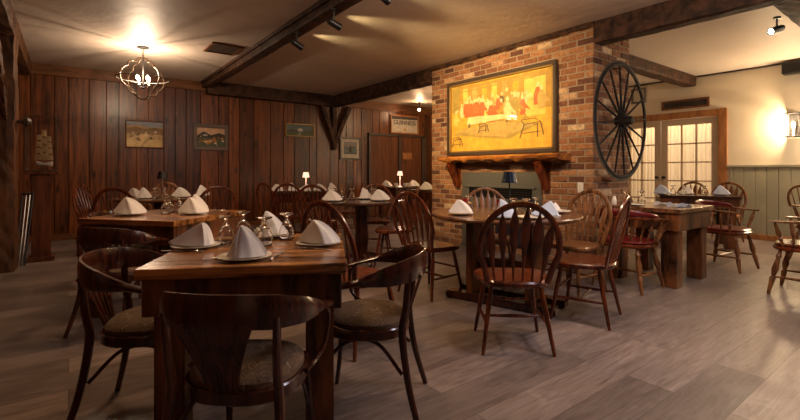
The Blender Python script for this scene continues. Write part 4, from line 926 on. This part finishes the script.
setting(-3.62, 6.0, 'at the left '+n5); setting(-3.33, 5.72, 'in front '+n5, 0, 1); setting(-2.96, 5.95, 'at the right '+n5, 0, 0, s=1.1); setting(-2.83, 6.28, 'at the far right '+n5, 0, 1, s=1.1)
goblet(-3.22, 5.78, 'in front '+n5); goblet(-3.06, 6.12, 'right of the lamp '+n5); goblet(-3.42, 6.2, 'left of the lamp '+n5); goblet(-3.10, 5.80, 'right of the front napkin '+n5)
n6 = 'on the wall table behind the chairs'
for i, (a, d, l) in enumerate(((-2.12, 7.62, 'leftmost'), (-1.90, 7.72, 'second from left'), (-1.66, 7.72, 'middle one'), (-1.42, 7.80, 'second from right'), (-1.24, 7.95, 'rightmost'))): setting(a, d, l+' '+n6, 0, i, s=1.05)
n7 = 'on the table in the far alcove'
setting(-.30, 9.98, 'left of the lamp '+n7, 0, 0, s=1.15); setting(.32, 10.2, 'right of the lamp '+n7, 0, 0, s=1.2); setting(.50, 8.25, 'on the table by the brick corner', 0, 0, s=1.25)
def cup(lat, dep, label):
    bm = NB(); lathe(bm, [(0, 0), (.025, 0), (.042, .05), (.045, .085), (.041, .085), (.036, .04), (0, .008)], 20); sweep(bm, smoothpath([(.043, 0, .07), (.07, 0, .065), (.068, 0, .03), (.036, 0, .02)]), .005, 6)
    o = obj('cup', bm, 'china', None, True); o.location = W(lat, dep, TZ); tag(o, label, 'cup', 'white cups')
cup(-.09, 9.93, 'white cup left of the lamp on the far alcove table'); cup(.12, 9.98, 'white cup right of the lamp on the far alcove table'); cup(.21, 10.05, 'second white cup right of the lamp on the far alcove table')
# rustic table at right and dark table by the doors
def onT4(x, y): return Vector((x, y, TZ))
small('goblet', GOB, onT4(4.83, 2.33), 0, 'upturned clear goblet at the left end of the rustic table by the wheel', 'glass', 'upturned goblets')
small('goblet', GOB, onT4(5.02, 2.26), 0, 'second upturned goblet on the rustic table by the wheel', 'glass', 'upturned goblets')
def flatcloth(loc, rz, mat, label, sx=.10, sy=.075):
    bm = NB(); n = 14; g_ = {}
    for i in range(n+1):
        for j in range(n+1):
            u, v = i/n*2-1, j/n*2-1; g_[i, j] = bm.verts.new((u*sx*(1+.08*math.sin(v*3)), v*sy*(1+.1*math.sin(u*4)), .018+.012*math.sin(u*5+v*2)*math.cos(v*4)+.008*math.cos(u*9)))
    for i in range(n):
        for j in range(n): bm.faces.new((g_[i, j], g_[i+1, j], g_[i+1, j+1], g_[i, j+1]))
    r = bmesh.ops.solidify(bm, geom=bm.faces[:], thickness=.012); o = obj('folded_napkin', bm, mat, None, True); o.location = loc; o.rotation_euler = (0, 0, rz); tag(o, label, 'napkin', 'folded napkins')
flatcloth((5.02, 2.04, TZ-.002), .3, 'linen', 'white crumpled napkin lying flat on the rustic table by the wheel'); flatcloth((4.90, 1.82, TZ-.002), -.4, 'linen_blue', 'pale blue crumpled napkin near the corner of the rustic table')
small('side_plate', PL, onT4(4.70, 2.2), 0, 'small white plate at the chair side of the rustic table', 'plate', 'side plates')
bm = NB(); lathe(bm, [(0, 0), (.024, 0), (.026, .005), (.024, .06), (.017, .068), (.017, .09), (0, .093)], 16); SH2 = mesh_of('salt_shaker', bm, 'china')
small('salt_shaker', SH2, onT4(4.66, 2.38), 0, 'white salt shaker at the chimney corner of the rustic table', 'shaker', 'salt shakers')
n8 = 'on the dark table by the glass doors'
setting(4.02, 6.75, 'at the left '+n8, 0, 0, blue=True, s=1.2); setting(4.46, 6.85, 'in the middle '+n8, 0, 2); setting(4.78, 6.55, 'at the right '+n8, 0, 0, blue=True, s=1.15)
goblet(4.22, 6.8, 'left of the middle '+n8); goblet(4.33, 6.72, 'near the middle '+n8); goblet(4.62, 6.68, 'right of the middle '+n8)
